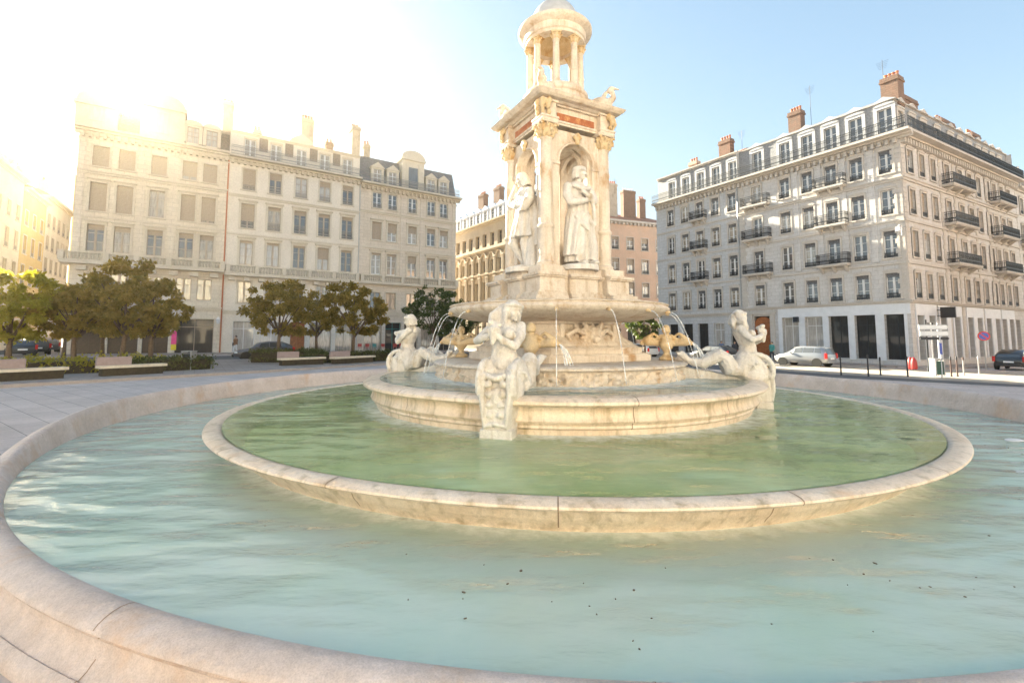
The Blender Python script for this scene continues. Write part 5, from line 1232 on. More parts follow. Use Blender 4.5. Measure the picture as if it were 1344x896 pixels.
# --- salmon house seen behind the fountain, between bowl and right block
p0 = Vector((12.6,72.5)); uP = Vector((.94,.34)).normalized(); AP = math.atan2(uP.y,uP.x)
rP = bldg('salmon_house', p0, 'salmon rendered house with red tiled roof, behind the fountain bowl')
f = Facade(rP, (0,0,0), AP); W = 16.0; xs = [1.2,4.1,6.9,9.7,12.5,15.0]
rws = [(4.9,6.9),(8.3,10.6),(12.1,14.4),(15.9,17.9)]
H = [(x,1.25,a,b) for x in xs for a,b in rws]; shS = [(x,1.6,.1,3.2,.4) for x in xs]
f.wall(W,-1,20.6,H+shS,M['orange_b']); f.surrounds(H,M['rtrim'],.13,.04,0,.12)
for h in H: f.window(h[0],h[2],h[1],h[3]-h[2],'fr','frame_w',pick('glass','glass_c'),(.5,'iron',.03),blind=pick(.15,.25,.4))
for h in shS: f.window(h[0],h[2],h[1],h[3]-h[2],'big','iron','shop_dark',y=.3,name='shop_window')
f.course(W,4.0,[(0,.2,.1)],'string_course',M['rtrim']); f.course(W,7.4,[(0,.14,.08)],'string_course',M['rtrim']); f.course(W,20.1,[(0,.2,.15),(.2,.3,.55)],'cornice',M['rtrim']); f.dentils(W,19.9,.38,.4,M['rtrim'],.7)
shell(f,W,-1,20.6,12,M['orange_b'])
mb = MB(); mb.loft([[(-.3,-.5,20.61),(W+.3,-.5,20.61),(W+.3,12.5,20.61),(-.3,12.5,20.61)],[(2,6,23.3),(W-2,6,23.3),(W-2,6.2,23.3),(2,6.2,23.3)]]); f.part('roof', mb, M['tile'])
f.chimney(1.0,3,20.6,26.0,1.0,1.0,'brick_pale',3); f.chimney(5.5,3,21,27.5,1.6,.9,'brick_pale',4); f.chimney(9.0,3.5,21,26.8,2.4,1.0,'brick',5,'cloth_w'); f.chimney(12.,4,21,25.8,1.2,.9,'brick',3); f.antenna(6.8,4,22,29)

# --- golden arcaded building behind the fountain on the left
pA = Vector((-4.9,75.0)); uA = Vector((.583,-.813)); AA = math.atan2(uA.y,uA.x)
pA0 = pA-uA*22
rA = bldg('arcaded_building', pA0, 'golden stone building with rows of round arches, behind the left of the fountain')
f = Facade(rA, (0,0,0), AA); W = 37.
n = 17; xs = [W*(i+.5)/n for i in range(n)]
H = [(x,1.25,a,b) for x in xs for a,b in ((16.2,18.3),(12.2,14.4),(7.3,10.6),(1,5.2))]
f.wall(W,-1,20.2,H,M['arc_b'],.5)
for h in H: f.window(h[0],h[2],h[1],h[3]-h[2],'sh','frame_t','glass',y=.4)
mb = MB()
for x in xs:
    mb.tube([(x+.85*math.cos(PI*i/12),-.16,14.3+.85*math.sin(PI*i/12)) for i in range(13)],.17,6); mb.box(x-.62,x+.62,-.01,.38,14.0,15.0)
for i in range(n+1):
    x = W*i/n
    for z0,z1 in ((12.0,14.3),(7.0,11.2)): mb.tube([(x-.18,-.2,z0),(x-.18,-.2,z1)],.13,8); mb.tube([(x+.18,-.2,z0),(x+.18,-.2,z1)],.13,8); mb.box(x-.4,x+.4,-.38,-.004,z1,z1+.25); mb.box(x-.4,x+.4,-.38,-.004,z0-.3,z0)
f.part('arcade', mb, M['arc_b'], 40)
f.course(W,15.4,[(0,.2,.25),(.2,.15,.45)],'string_course',M['arc_b']); f.course(W,11.5,[(0,.2,.25),(.2,.12,.45)],'string_course',M['arc_b']); f.course(W,6.3,[(0,.25,.3)],'string_course',M['arc_b']); f.course(W,19.7,[(0,.25,.3),(.25,.2,.7)],'cornice',M['arc_b'])
shell(f,W,-1,20.2,12,M['arc_b']); mansard(f,W,20.16,23.4,24.2,12,1.6,M['zinc'])
for x in xs: f.dormer(x,20.4,1.0,1.7,1.3,M['white_front'],top='gable',y=.1)
for x in (16.,21.,29.5): f.chimney(x,4,23,27.2,1.8,1.0,'brick',4)

# --- houses in the street at the far left
uF = Vector((.525,-.851)); AF = AL+0
def street_house(px0, py0, W, zt, mat, label, n, name='street_house', roof='tile', rows=None, bl=None):
    p = Vector((px0,py0)); r = bldg(name, p, label); ang = math.atan2(.851,-.525)  # facade looks to the right
    f = Facade(r, (0,0,0), ang); xs = [W*(i+.5)/n for i in range(n)]
    rows = rows or [(4.8,6.9),(8.2,10.5),(11.8,14.0),(15.2,17.0)]
    H = [(x,1.1,a,b) for x in xs for a,b in rows]
    f.wall(W,-1,zt,H,mat); f.surrounds(H,M['btrim'],.12,.04,0,.1)
    for h in H: f.window(h[0],h[2],h[1],h[3]-h[2],'fr','frame_t',pick('glass_c','glass_b'),(.5,'iron_grey',.02))
    f.course(W,3.9,[(0,.2,.1)],'string_course',M['btrim']); f.course(W,zt-.5,[(0,.2,.2),(.2,.3,.6)],'cornice',M['btrim'])
    shell(f,W,-1,zt,10,mat); mb = MB(); mb.loft([[(0,-.4,zt),(W,-.4,zt),(W,10,zt),(0,10,zt)],[(0,5,zt+2.6),(W,5,zt+2.6),(W,5.2,zt+2.6),(0,5.2,zt+2.6)]]); f.part('roof', mb, M[roof])
    f.chimney(W*.7,2.5,zt,zt+3.8,1.3,.9,'brick_pale',3); return f
d_ = Vector((-.525,.851)); s0 = Vector((-55.5,51.0))
q = s0-d_*10; fh = street_house(q.x,q.y,13.5,20.3,M['fl_b'],'white rendered house with tiled roof, nearest in the side street at far left',5)
for x in (2.5,5.5,9,12): fh.dormer(x,20.0,1.0,1.5,2,M['btrim'],'frame_t',top='arch',pm='glass_b',y=.6)
q = s0+d_*3.6; street_house(q.x,q.y,8.3,19.6,M['yellow_b'],'pale ochre house with tall shutters, second in the side street at far left',3)
q = s0+d_*12.0; street_house(q.x,q.y,11.5,20.8,M['fl_b'],'white house with five rows of small windows, third in the side street at far left',5,rows=[(4.6,6.5),(7.6,9.5),(10.6,12.5),(13.6,15.5),(16.6,18.5)])
q = s0+d_*24.0; r = bldg('ochre_house', q, 'plain ochre house with blank gable wall closing the side street at far left'); f = Facade(r,(0,0,0),math.atan2(.5,.86))
H = [(8.6,1.1,z,z+2.2) for z in (5,8.4,11.8,15.2,18.6)]; f.wall(16,-1,27,H,M['yellow_b']); 
for h in H: f.window(h[0],h[2],1.1,2.2,'fr','frame_t','glass_c')
shell(f,16,-1,27,14,M['yellow_b']); mb = MB(); mb.loft([[(-.2,-.3,27.01),(16.2,-.3,27.01),(16.2,14,27.01),(-.2,14,27.01)],[(5,7,30),(11,7,30),(11,7.2,30),(5,7.2,30)]]); f.part('roof', mb, M['tile']); f.chimney(1.2,1.2,27,31,2.2,1.2,'brick_pale',3); f.chimney(5.5,2.5,27,30,1.6,1.2,'brick_pale',3)

# ------------------------------------------------------------------ trees, hedges
def leaf_mesh(name, centres, normals_bias, n, size, mat, seed, spread):
    """many leaf-sized blades spread through clumps"""
    g = np.random.default_rng(seed); cs = np.array([c[:3] for c in centres]); rs = np.array([c[3] for c in centres]); wgt = rs**2; wgt /= wgt.sum()
    idx = g.choice(len(cs), n, p=wgt); d = g.normal(size=(n,3)); d /= np.linalg.norm(d,axis=1)[:,None]
    rad = rs[idx]*(g.random(n)**.42); p = cs[idx] + d*rad[:,None]*np.array([1,1,.72])
    # drooping blades
    t = g.normal(size=(n,3)); t[:,2] -= .5; t /= np.linalg.norm(t,axis=1)[:,None]
    nn = g.normal(size=(n,3)) + d*.6 + np.array([0,0,.6]); b = np.cross(t,nn); b /= np.linalg.norm(b,axis=1)[:,None]
    L_ = size*(.6+.8*g.random(n)); wd = L_*.30
    v = np.empty((n,4,3)); v[:,0] = p; v[:,1] = p+t*(L_*.45)[:,None]+b*wd[:,None]; v[:,2] = p+t*L_[:,None]; v[:,3] = p+t*(L_*.45)[:,None]-b*wd[:,None]
    me = D.meshes.new(name); me.vertices.add(n*4); me.vertices.foreach_set('co', v.reshape(-1))
    me.loops.add(n*4); me.polygons.add(n); me.loops.foreach_set('vertex_index', np.arange(n*4,dtype=np.int32)); me.polygons.foreach_set('loop_start', np.arange(0,n*4,4,dtype=np.int32))
    me.materials.append(mat); me.update(calc_edges=True); me.validate(); return me
def tree(x, y, h, cw, trunk_h, mat, seed, label, n=5200, size=.22, group='trees on the square', base=.11, tr=.13, flat=.5):
    g = random.Random(seed); o = empty('street_tree', (x,y,gz(x)+base), label=label, cat='tree', group=group)
    mb = MB(); top = trunk_h; lean = g.uniform(-.1,.1)
    mb.tube([(0,0,-.2),(.02,0,top*.3),(lean*.6,.03,top*.7),(lean,.05,top+.3)], [tr*1.35,tr,tr*.85,tr*.7], 9)
    ends = []
    for i in range(8):
        a = 2*PI*i/8+g.uniform(-.3,.3); r = cw*.5*g.uniform(.45,.8); z = top+(h-top)*g.uniform(.3,.8)
        e = (r*math.cos(a), r*math.sin(a), z); ends.append(e); s_ = top-.35+.12*i*.5
        mb.tube([(lean*.8,.03,s_),(e[0]*.45,e[1]*.45,s_+(z-s_)*.55),e],[tr*.5,tr*.3,tr*.1],6)
    mb.tube([(lean,.05,top),(lean*.5,0,top+(h-top)*.5),(0,0,h-.5)],[tr*.7,tr*.4,tr*.12],6)
    mb.build('trunk', M['bark'], o, smooth=True)
    cs = []; zc = (top+h)/2+.05
    for i in range(64):
        a = g.uniform(0,2*PI); rr = math.sqrt(g.random()); el = g.uniform(-1,1)
        k = math.sqrt(max(0,1-el*el*.85)); R_ = cw*.5*rr*k*.92
        rz_ = (h-top)*.46*el
        cs.append((R_*math.cos(a)*1.06, R_*math.sin(a)*1.06, zc+rz_*1.08, g.uniform(.20,.52)*cw/5.5))
    for e in ends: cs.append((e[0]*1.1,e[1]*1.1,e[2]+.1,g.uniform(.35,.6)*cw/5.5))
    link('crown', leaf_mesh('crown', cs, None, int(n*1.05), size, mat, seed, 1), o); return o
tree(at(97,25.0),25.0,4.3,3.8,1.75,M['leaf_a'],1,'small olive brown tree left of the clump before the corner house',n=3600)
tree(at(160,25.6),25.6,5.75,4.6,1.8,M['leaf_a'],2,'tallest tree of the clump in front of the corner house',n=6400)
tree(at(198,26.4),26.4,4.7,3.9,1.8,M['leaf_a'],3,'right tree of the clump before the corner house, nearest the litter bin',n=4200)
tree(at(134,28.),28.,4.9,4.2,1.9,M['leaf_a'],4,'rear tree of the clump before the corner house, half hidden',n=4200)
tree(at(365,33.),33.,5.5,5.5,1.95,M['leaf_a'],5,'round olive tree behind the left of the two far benches',n=6800)
tree(at(463,35.),35.,5.7,5.3,2.0,M['leaf_a'],6,'round olive tree behind the right of the two far benches',n=6800)
tree(at(415,40.),40.,4.9,4.2,2.0,M['leaf_a'],7,'smaller tree in the gap between the two round olive trees',n=3800)
tree(at(12,23.5),23.5,4.9,4.4,1.6,M['leaf_b'],8,'bright yellow green tree at the left edge of the picture',n=6000)
tree(at(84,37.),37.,5.2,4.2,1.9,M['leaf_a'],9,'dim tree at the mouth of the side street on the left',n=3800)
tree(at(570,46.),46.,6.6,6.0,2.0,M['leaf_c'],10,'dark tree between the left mermaid and the upper bowl',n=5200)
tree(at(607,52.),52.,5.6,5.0,2.0,M['leaf_c'],11,'dark tree close behind the left of the bowl',n=3800)
tree(at(846,47.),47.,5.2,4.2,1.9,M['leaf_c'],12,'green tree behind the right of the bowl before the stone block',n=4200)
def hedge(p, q, wd, h, mat, seed, label, n=3000, name='hedge', lumpy=.06):
    p = Vector((p[0],p[1],0)); q = Vector((q[0],q[1],0)); d = q-p; L_ = d.length; a = math.atan2(d.y,d.x); g = random.Random(seed)
    o = empty(name, (p.x,p.y,gz(p.x)+.11), a, label=label, cat='hedge', group='hedges behind the benches')
    cs = []; nn = int(L_/.28)
    for i in range(nn+1):
        for j in (-1,0,1):
            for k in (0,1): cs.append((L_*i/nn+g.uniform(-.1,.1), j*wd*.36+g.uniform(-.05,.05), .22+k*(h-.42)+g.uniform(-lumpy,lumpy), .24+g.uniform(0,.06)))
    link('foliage', leaf_mesh('foliage', cs, None, n, .13, mat, seed, 1), o)
    mb = MB(); mb.bbox(0,L_,-wd*.38,wd*.38,-.1,h*.72,.05); mb.build('hedge_core', M['dark_fill'], o)
hedge((-22.5,20.6),(-18.9,25.2),1.3,.75,M['leaf_b'],21,'yellow green shrub bed at the left edge behind the first bench',5200,'shrub',.2)
hedge((-18.9,23.0),(-16.9,26.2),1.2,.75,M['leaf_h'],22,'clipped hedge behind the bench under the tree clump',3800)
hedge((-17.8,32.5),(-13.5,33.4),1.3,.95,M['leaf_h'],23,'clipped hedge left of the two far benches',3600)
hedge((-13.7,31.8),(-11.6,33.7),1.1,.8,M['leaf_h'],24,'clipped hedge between the two far benches',2800)
hedge((-11.6,34.2),(-9.4,36.2),1.2,.8,M['leaf_h'],25,'clipped hedge behind the right far bench',2800)

# ------------------------------------------------------------------ benches, bin, street furniture
def bench(p, q, b0, b1, label):
    p = Vector((p[0],p[1],0)); q = Vector((q[0],q[1],0)); d = q-p; L_ = d.length; o = empty('bench', (p.x,p.y,gz(p.x)+.11), math.atan2(d.y,d.x), label=label, cat='bench', group='long stone benches')
    mb = MB(); mb.bbox(0,L_,-.28,.30,.34,.46,.015); mb.build('seat', M['seat'], o)
    mb = MB(); mb.bbox(.12,L_-.12,-.16,.24,-.05,.338,.01); mb.build('base', M['dark_fill'], o)  # dark colour puts the shade under the seat into the base
    mb = MB(); mb.bbox(L_*b0,L_*b1,.12,.32,.462,.84,.02); mb.build('backrest', M['back'], o)
bench((-20.6,17.4),(-19.0,20.2),.0,.62,'pale stone bench with mauve back at the left edge')
bench((-18.3,20.9),(-16.95,23.1),.0,.5,'pale stone bench with mauve back under the tree clump')
bench((-14.3,29.0),(-12.4,31.2),.0,.45,'pale stone bench with mauve back, left of the far pair')
bench((-11.8,31.0),(-10.0,34.0),.0,.45,'pale stone bench with mauve back, right of the far pair')
def bin_(x, y, label, mat, h=.95, group=None):
    o = empty('litter_bin', (x,y,gz(x)+.11), label=label, cat='litter bin')
    mb = MB(); 
    for s in (-1,1): mb.bbox(s*.24-.03,s*.24+.03,-.22,.22,0,h,.005)
    mb.build('frame', M['steel'], o); mb = MB(); mb.bbox(-.205,.205,-.2,.2,.08,h-.12,.01); mb.build('container', mat, o)
    mb = MB(); mb.bbox(-.29,.29,-.24,.24,h+.002,h+.05,.01); mb.build('lid', M['steel'], o)
bin_(-17.3,25.3,'dark metal litter bin right of the bench under the trees',M['iron'])
bin_(at(1228,27.5),27.5,'green and grey litter bin below the white direction signs',M['green_bin'],.95)
def bollard(x, y, h, label, m='iron', top='iron'):
    o = empty('bollard', (x,y,gz(x)), label=label, cat='bollard', group='bollards along the right kerb')
    mb = MB(); mb.lathe([(.055,-.1),(.055,.06),(.042,.08),(.038,h-.2)],12); mb.build('post', M[m], o, smooth=30)
    mb = MB(); mb.lathe([(.05,h-.199),(.052,h-.12),(.045,h-.1),(.05,h-.05),(.03,h)],12); mb.build('cap', M[top], o, smooth=30)
for px,Y,h,lab,m,t in ((1102,28.2,1.1,'dark bollard just behind the silver estate car','iron','iron'),(1137.6,27.4,1.3,'tall dark bollard, second from the silver car','iron','iron'),(1153.6,28.6,1.1,'dark bollard, third from the silver car','iron','iron'),(1189,27.6,1.2,'dark bollard before the red sacks','iron','iron'),
                       (1246,28.2,1.2,'thin dark bollard right of the green litter bin','rust','iron'),(1254,28.4,1.2,'second thin dark bollard right of the green litter bin','rust','iron'),(1262.5,29.5,1.15,'grey bollard with red cap before the stone pier','steel','rust'),(1282.5,31.,1.15,'grey bollard nearest the no parking sign','steel','steel')):
    bollard(at(px,Y), Y, h, lab, m, t)
x = at(1225,27.8); o = empty('direction_sign', (x,27.8,gz(x)), R(-4), label='stack of white and black direction sign boards on a post at the right', cat='road sign')
for s in (-.05,.30): mb = MB(); mb.tube([(s,0,0),(s,0,3.2)],.035,10); mb.build('post', M['steel' if s < 0 else 'cloth_w'], o)
for z,m,xo in ((2.92,'sign_white',0.),(2.55,'sign_white',.03),(2.26,'sign_dark',.05)):
    hh = .31 if m == 'sign_white' else .16
    mb = MB(); mb.prism([(-.80+xo,z-hh/2),(.72+xo,z-hh/2),(.82+xo,z),(.72+xo,z+hh/2),(-.80+xo,z+hh/2)],'y',-.09,-.045); b_ = mb.build('sign_board', M[m], o)
    if m == 'sign_white':
        mb = MB()
        for a,b in ((-.78,.70),): 
            mb.box(a+xo,b+xo,-.094,-.0905,z+hh/2-.035,z+hh/2-.02); mb.box(a+xo,b+xo,-.094,-.0905,z-hh/2+.02,z-hh/2+.035)
        mb.build('border_line', M['sign_dark'], b_)
x = at(1292,33.5); o = empty('no_parking_sign', (x,33.5,gz(x)+.12), R(-35), label='round blue and red no parking sign on a grey post', cat='road sign')
mb = MB(); mb.tube([(0,0,0),(0,0,2.75)],.035,10); mb.build('post', M['steel'], o)
mb = MB(); n0 = 0; mb.lathe([(.33,-.012),(.33,.012)],28); mb.v = [(p[0],-.06+p[2],2.4+p[1]) for p in mb.v]; d_ = mb.build('sign_disc', M['sign_red'], o)
mb = MB(); mb.lathe([(.25,-.004),(.25,.004)],28); mb.v = [(p[0],-.078+p[2],2.4+p[1]) for p in mb.v]; mb.build('blue_field', M['sign_blue'], d_)
mb = MB(); c = Vector((0,-.088,2.4)); mb.obox(c,((.707,0,-.707),(0,1,0),(.707,0,.707)),(.26,.004,.035)); mb.build('diagonal_bar', M['sign_red'], d_)
x = at(1217,31.); o = empty('traffic_light', (x,31.,gz(x)+.12), R(20), label='black traffic light post against the rusticated corner of the right block', cat='traffic light')
mb = MB(); mb.lathe([(.09,0),(.09,.3),(.055,.34),(.055,3.4)],12); mb.build('pole', M['iron'], o, smooth=30)
mb = MB(); mb.bbox(-.14,.14,-.36,-.1,2.3,3.2,.03); hd = mb.build('signal_head', M['sign_dark'], o)
for i in range(3): mb = MB(); mb.lathe([(.09,0),(.09,.02)],16); mb.v = [(p[0],-.362-p[2],2.47+.28*i+p[1]) for p in mb.v]; mb.build('lens', M['car_glass'], hd)
x = at(1234,27.3); o = empty('slim_signpost', (x,27.3,gz(x)), label='slim pale post with a small blue panel beside the green litter bin', cat='signpost')
mb = MB(); mb.tube([(0,0,0),(.01,0,2.4)],.03,8); mb.build('post', M['cloth_w'], o); mb = MB(); mb.bbox(-.07,.07,-.045,-.032,1.35,2.0,.004); mb.build('panel', M['sign_blue'], o)
for i,(px,Y) in enumerate(((1193.5,33.6),(1198,33.3))):
    x = at(px,Y); mb = MB(); mb.lathe([(.16,0),(.2,.1),(.19,.45),(.15,.66),(.08,.8),(.03,.84)],10); tag(mb.build('red_sack', M['red_plastic'], None, (x,Y,gz(x)+.12), smooth=True), ('taller red sack leaning at the corner of the right block','red sack at the corner of the right block, nearest the traffic light')[i], 'sack')

# ------------------------------------------------------------------ cars
def car(p, ang, paint, label, kind='estate', L_=4.4, Wd=1.76, Ht=1.48):
    """x runs from the tail (0) to the nose; lofted body, glazed cabin, wheels, lamps"""
    o = empty('parked_car', (p[0],p[1],gz(p[0])+.005), ang, label=label, cat='car', group='parked cars')
    hw = Wd/2
    if kind == 'estate': st = [(0,.42,.62,.66,.66),(.06,.30,.86,.9,.78),(.28,.26,.95,1.38,.84),(.9,.24,.95,1.46,.87),(2.0,.24,.93,1.48,.88),(2.55,.24,.92,1.42,.88),(3.25,.24,.90,.97,.87),(3.9,.26,.80,.84,.84),(4.28,.30,.66,.68,.74),(4.4,.40,.52,.54,.62)]
    else: st = [(0,.42,.66,.70,.66),(.06,.30,.90,.94,.78),(.3,.26,.98,1.2,.84),(.95,.24,.96,1.46,.87),(1.9,.24,.94,1.48,.88),(2.6,.24,.93,1.38,.88),(3.2,.24,.92,.99,.87),(3.8,.26,.82,.86,.84),(4.25,.30,.68,.70,.74),(4.4,.40,.54,.56,.62)]
    k = L_/4.4; kh = Ht/1.48
    rings = []
    for x,zb,zs,zr,f_ in st:
        w_ = hw*f_/.88; cab = zr-zs > .15; wr = w_*(.74 if cab else .9)
        half = [(w_*.80,zb),(w_*.97,zb+.10),(w_,(zb+zs)/2),(w_*.96,zs),(wr+.03 if cab else wr,zs+(zr-zs)*.85),(wr*.80,zr)]
        rings.append([(x*k,y,z*kh) for y,z in half]+[(x*k,-y,z*kh) for y,z in reversed(half)])
    mb = MB(); mb.loft(rings); bd = mb.build('body', paint, o, smooth=50)
    # glazing: side windows, windscreen, rear window
    def cabpt(x, t, s, e=.012):
        for a,b in zip(st,st[1:]):
            if a[0] <= x <= b[0]:
                u = (x-a[0])/(b[0]-a[0]); zs = a[2]+(b[2]-a[2])*u; zr = a[3]+(b[3]-a[3])*u; w_ = hw*(a[4]+(b[4]-a[4])*u)/.88; return (x*k, s*(w_*.96+(w_*.74+.03-w_*.96)*t/.85+e), (zs+(zr-zs)*t)*kh)
    for s in (-1,1):
        for x0,x1 in ((.42,.95),(1.02,1.85),(1.92,2.62)):
            mb = MB(); q = [cabpt(x0,.14,s),cabpt(x1,.14,s),cabpt(min(x1,2.5 if x1 > 2.5 else x1),.80,s),cabpt(x0+(.12 if x0 < .5 else 0),.80,s)]
            q2 = [(a,b-s*.008,c) for a,b,c in q]; mb.loft([q2,q]); mb.build('side_window', M['car_glass'], o)
        mb = MB(); mb.bbox(2.72*k,2.92*k,s*(hw+.04)-.07,s*(hw+.04)+.07,.93*kh,1.06*kh,.03); mb.build('wing_mirror', paint, o)
        mb = MB(); y0,y1 = sorted((s*hw*.80,s*hw*.985)); mb.bbox(-.02,.16,y0,y1,.62*kh,1.0*kh,.03); mb.build('tail_light', M['taillight'], o)
        mb = MB(); y0,y1 = sorted((s*hw*.55,s*hw*.9)); mb.bbox((4.12)*k,4.33*k,y0,y1,.56*kh,.70*kh,.03); mb.build('headlight', M['headlamp'], o)
        for xw in (.78,3.55):
            e = empty('wheel'); e.parent = o; e.location = (xw*k,s*(hw-.10),.31)
            mb = MB(); mb.lathe([(.19,-.09),(.29,-.10),(.315,-.07),(.315,.07),(.29,.10),(.19,.09)],22); mb.v = [(p_[0],p_[2],p_[1]) for p_ in mb.v]; mb.build('tyre', M['rubber'], e, smooth=30)
            mb = MB(); mb.lathe([(.195,-.07),(.195,.07)],22); mb.v = [(p_[0],p_[2],p_[1]) for p_ in mb.v]
            for i in range(5):
                a = 2*PI*i/5; mb.obox((.1*math.cos(a),s*.082,.1*math.sin(a)),((math.cos(a),0,math.sin(a)),(0,1,0),(-math.sin(a),0,math.cos(a))),(.09,.012,.025))
            mb.build('rim', M['alloy'], e)
            mb = MB(); mb.lathe([(.36,-.02),(.36,.02)],22); mb.v = [(xw*k+p_[0],s*(hw*.985)+p_[2],.33+p_[1]) for p_ in mb.v]; mb.build('wheel_arch', M['rubber'], o)
    def wr(xa, xb, ta, tb, ee):
        A = [cabpt(xa,.12,-1,-.10),cabpt(xa,.12,1,-.10)]; B = [cabpt(xb,.9,1,-.06),cabpt(xb,.9,-1,-.06)]; q = A+B
        q = [(a+ee,b,c+.016) for a,b,c in q]; mb = MB(); mb.loft([q,[(a+(.008 if ee > 0 else -.008),b,c+.006) for a,b,c in q]]); return mb
    wr(3.18,2.62,0,1,.02).build('windscreen', M['car_glass'], o)
    wr(.10,.26,0,1,-.035).build('rear_window', M['car_glass'], o)
    mb = MB(); mb.bbox(-.035,.02,-.28,.28,.55*kh,.66*kh,.004); mb.build('number_plate', M['sign_white'], o)
    for x0,z0 in ((-.05,.42),(4.37*k,.36)): mb = MB(); mb.bbox(x0,x0+.08,-hw*.72,hw*.72,z0-.09,z0+.08,.02); mb.build('bumper', M['rubber'] if x0 > 1 else paint, o)
    return o
dirL = math.atan2(.851,-.525)
car((24.6,36.3),dirL,M['silver'],'silver estate car seen from behind, parked before the white shop fronts',L_=4.1,Ht=1.6)
car((20.1,42.8),dirL,M['black_car'],'black car parked ahead of the silver estate, half hidden by the right mermaid','hatch',4.2)
car((15.2,50.5),dirL,M['white_car'],'white car with red tail lights seen past the foot of the bowl','hatch',4.1)
car((at(1322,35.5),35.5),math.atan2(uR.y,uR.x)+.05,M['black_car'],'dark car at the right edge in front of the side street','hatch',4.3,1.8,1.55)
car((-18.2,39.2),math.atan2(uB.y,uB.x)+PI,M['grey_car'],'dark grey car parked behind the two round olive trees','hatch',4.3)
for px,Y,lab in ((30,38.,'dark car parked foremost in the side street at far left'),(50,42.,'second dark car parked in the side street at far left'),(64,47.,'grey car farthest back in the side street at far left')):
    car((at(px,Y),Y),dirL+.3,M['black_car'] if px < 60 else M['grey_car'],lab,'hatch',4.2)

# ------------------------------------------------------------------ people
def person(x, y, yaw, jacket, trousers, label, bag=None, step=.12, h=1.0, base=.12):
    o = empty('person', (x,y,gz(x)+base), yaw, label=label, cat='person')
    mb = MB()   # body, one surface
    for s in (-1,1):
        limb(mb,[(s*.09,0,.9),(s*.10,s*step*.6+.03,.5),(s*.10,s*step,.08)],[.085,.06,.042]); limb(mb,[(s*.10,s*step-.02,.05),(s*.11,s*step+.13,.035)],[.042,.035])
        limb(mb,[(s*.19,0,1.40),(s*.25,-s*.05,1.14),(s*.23,.04-s*.12,.92)],[.055,.045,.034]); hand(mb,(s*.23,.05-s*.12,.91),(0,.25,-1),(0,1,0.1),.075)
    mb.lathe([(.10,.84),(.165,.9),(.14,1.08),(.17,1.28),(.17,1.38),(.08,1.47),(.055,1.52)],14)
    head(mb,(0,.01,1.61),.105,0,8,None); b = sculpt('body', mb, M['skin'], o, voxel=.017, smooth=2, flip=False)
    mb = MB(); mb.lathe([(.175,.86),(.18,.95),(.165,1.1),(.19,1.28),(.19,1.39),(.10,1.48),(.06,1.5)],14)
    for s in (-1,1): limb(mb,[(s*.18,0,1.40),(s*.25,-s*.05,1.14),(s*.23,.03-s*.11,.97)],[.075,.065,.05])
    sculpt('jacket', mb, jacket, o, voxel=.02, smooth=2, flip=False)
    mb = MB(); mb.ell((0,0,.9),(.17,.13,.12))
    for s in (-1,1): limb(mb,[(s*.09,0,.88),(s*.10,s*step*.6+.03,.5),(s*.10,s*step,.12)],[.10,.078,.06])
    sculpt('trousers', mb, trousers, o, voxel=.02, smooth=2, flip=False)
    mb = MB(); mb.ell((0,-.025,1.655),(.108,.115,.095)); sculpt('hair', mb, M['hair'], o, voxel=.02, smooth=1, flip=False)
    if bag:
        mb = MB(); mb.bbox(.2,.34,-.2,.14,.78,1.08,.03); mb.tube([(.24,-.1,1.07),(.18,-.05,1.3),(.12,0,1.45)],.012,6); tag(mb.build('shoulder_bag', bag, None, (x,y,gz(x)+base), yaw), 'brown shoulder bag carried by the walker before the pale house', 'bag')
    if h != 1: o.scale = (h,h,h)
person(at(309,44.5),44.5,R(150),M['cloth_b'],M['cloth_w'],'person in a brown jacket and pale trousers walking before the pale house',M['cloth_d'])
person(at(947,46.),46.,R(170),M['cloth_blue'],M['cloth_d'],'person in dark blue by the pale doorway of the grey block')
person(at(964,45.),45.,R(200),M['cloth_d'],M['cloth_d'],'person in black left of the right mermaid, near the wooden door')
person(at(1013,43.),43.,R(120),M['teal'],M['cloth_d'],'person in a teal top right of the wooden carriage door')
# cafe chairs before the houses on the left
def cafe_chair(x, y, yaw, m, label):
    o = empty('cafe_chair', (x,y,gz(x)+.12), yaw, label=label, cat='chair', group='cafe chairs before the left houses')
    mb = MB(); mb.bbox(-.22,.22,-.22,.22,.43,.48,.02); mb.build('seat', m, o); mb = MB(); mb.bbox(-.22,.22,.19,.23,.55,.9,.015); mb.build('backrest', m, o)
    for sx in (-.2,.2):
        for sy in (-.2,.2): mb = MB(); mb.tube([(sx,sy,0),(sx*.9,sy*.95,.432)] if sy < 0 else [(sx,sy,0),(sx*.9,sy,.45),(sx*.9,sy+.03,.6)],.014,6); mb.build('leg', M['steel'], o)
for i,(px,m,lab) in enumerate(((468,'red_plastic','red cafe chair at the left end of the row by the beige house'),(477,'red_plastic','second red cafe chair of the row by the beige house'),(487,'teal','teal cafe chair in the row by the beige house'),(497,'red_plastic','red cafe chair just right of the teal one'),(513,'red_plastic','red cafe chair behind the left mermaid'),(520,'red_plastic','red cafe chair nearest the left mermaid'))):
    k_ = ray(px,455)[0]; t = (k_*PB.y-PB.x)/(uB.x-k_*uB.y); p = PB+uB*t+nB*1.4; cafe_chair(p.x,p.y,AB+rb.uniform(-.5,.5)+(PI if i%2 else 0),M[m],lab)

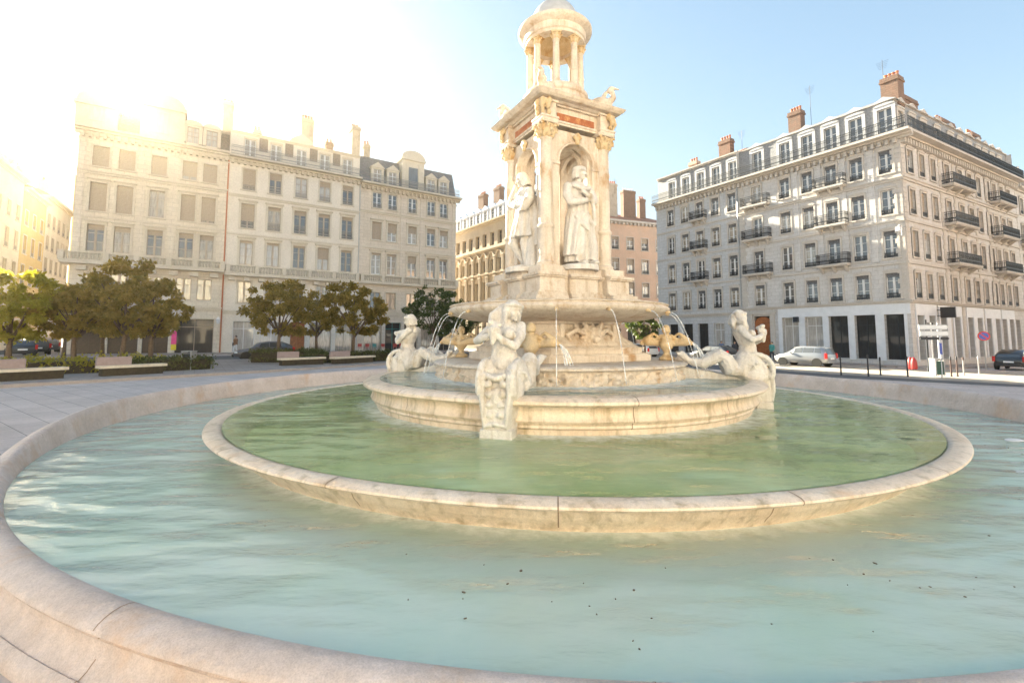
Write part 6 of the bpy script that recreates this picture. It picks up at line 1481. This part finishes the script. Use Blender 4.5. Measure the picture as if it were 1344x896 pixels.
# ------------------------------------------------------------------ sunlit houses that close the square behind and beside the viewer
def facing_house(p, u, W, zt, mat, label, n):
    p = Vector(p); r = bldg('town_house', p, label); f = Facade(r, (0,0,0), math.atan2(u.y,u.x)); xs = [W*(i+.5)/n for i in range(n)]
    H = [(x,1.15,a,b) for x in xs for a,b in ((5.0,7.2),(8.6,11.0),(12.3,14.6),(15.8,17.8))]; sh = [(x,1.6,.1,3.6,.4) for x in xs]
    f.wall(W,-2,20.4,H+sh,mat)
    for h in H: f.window(h[0],h[2],h[1],h[3]-h[2],'fr','frame_w','glass_c')
    for h in sh: f.window(h[0],h[2],h[1],h[3]-h[2],'big','iron','shop_dark',y=.3,name='shop_window')
    f.course(W,4.3,[(0,.3,.15)],'string_course',M['btrim']); f.course(W,19.9,[(0,.25,.2),(.25,.2,.6)],'cornice',M['btrim'])
    shell(f,W,-2,20.4,12,mat); mansard(f,W,20.4,23.4,24.4,12,1.6,M['slate'])
for i,(t,W,m,lab) in enumerate(((-48,22,'b2','cream house on the far side of the square behind the viewer'),(-25.5,24,'b1','pale stone house directly behind the viewer'),(-1,24,'fl_b','white rendered house behind the viewer to the right'))):
    p = Vector((5,-28))+uB*(t+W); facing_house(p, -uB, W, 20.4, M[m], lab, 9)
for i,(t,W,m,lab) in enumerate(((-1,22,'orange_b','salmon house facing the right street opposite the corner building'),(21.5,26,'b2','cream house further down the right street opposite the corner building'))):
    p = PC+nR*23+uR*(t+W); facing_house(p, -uR, W, 20.4, M[m], lab, 9)

# drowned leaves and specks drifting on the outer pool
g = random.Random(5); mb = MB()
for i in range(120):
    while True:
        a = g.uniform(-PI, 0); q = Vector((OC[0]+9.0*math.sqrt(g.random())*math.cos(a), OC[1]+9.0*math.sqrt(g.random())*math.sin(a)))
        if math.hypot(q.x-AX[0],q.y-AX[1]) > 6.4 and (q.x > -1.2 or g.random() < .35): break
    t = g.uniform(0,PI); l = g.choice((.004,.005,.006,.008,.008,.011,.016)); w_ = l*g.uniform(.35,.8); u = Vector((math.cos(t),math.sin(t))); n = Vector((-u.y,u.x)); z = FZ-1.699
    mb.loft([[(q.x+u.x*l*c+n.x*w_*d,q.y+u.y*l*c+n.y*w_*d,z+e) for c,d in ((-1,0),(-.4,.8),(.5,.9),(1,0),(.5,-.8),(-.4,-.9))] for e in (0,.004)])
tag(mb.build('floating_debris', M['bark']), kind='stuff')

# ---HAZE ------------------------------------------------------------------ thin haze box added to make the warm glow round the sun
mb = MB(); mb.box(-95,75,-6,135,-3.4,34)
m, nt, out = new_mat('haze'); pv = N(nt,'ShaderNodeVolumePrincipled'); pv.inputs['Color'].default_value = (1,.82,.56,1); pv.inputs['Density'].default_value = .0005; pv.inputs['Anisotropy'].default_value = .77
L(nt, pv.outputs[0], out.inputs['Volume'])
tag(mb.build('haze', m), kind='stuff')
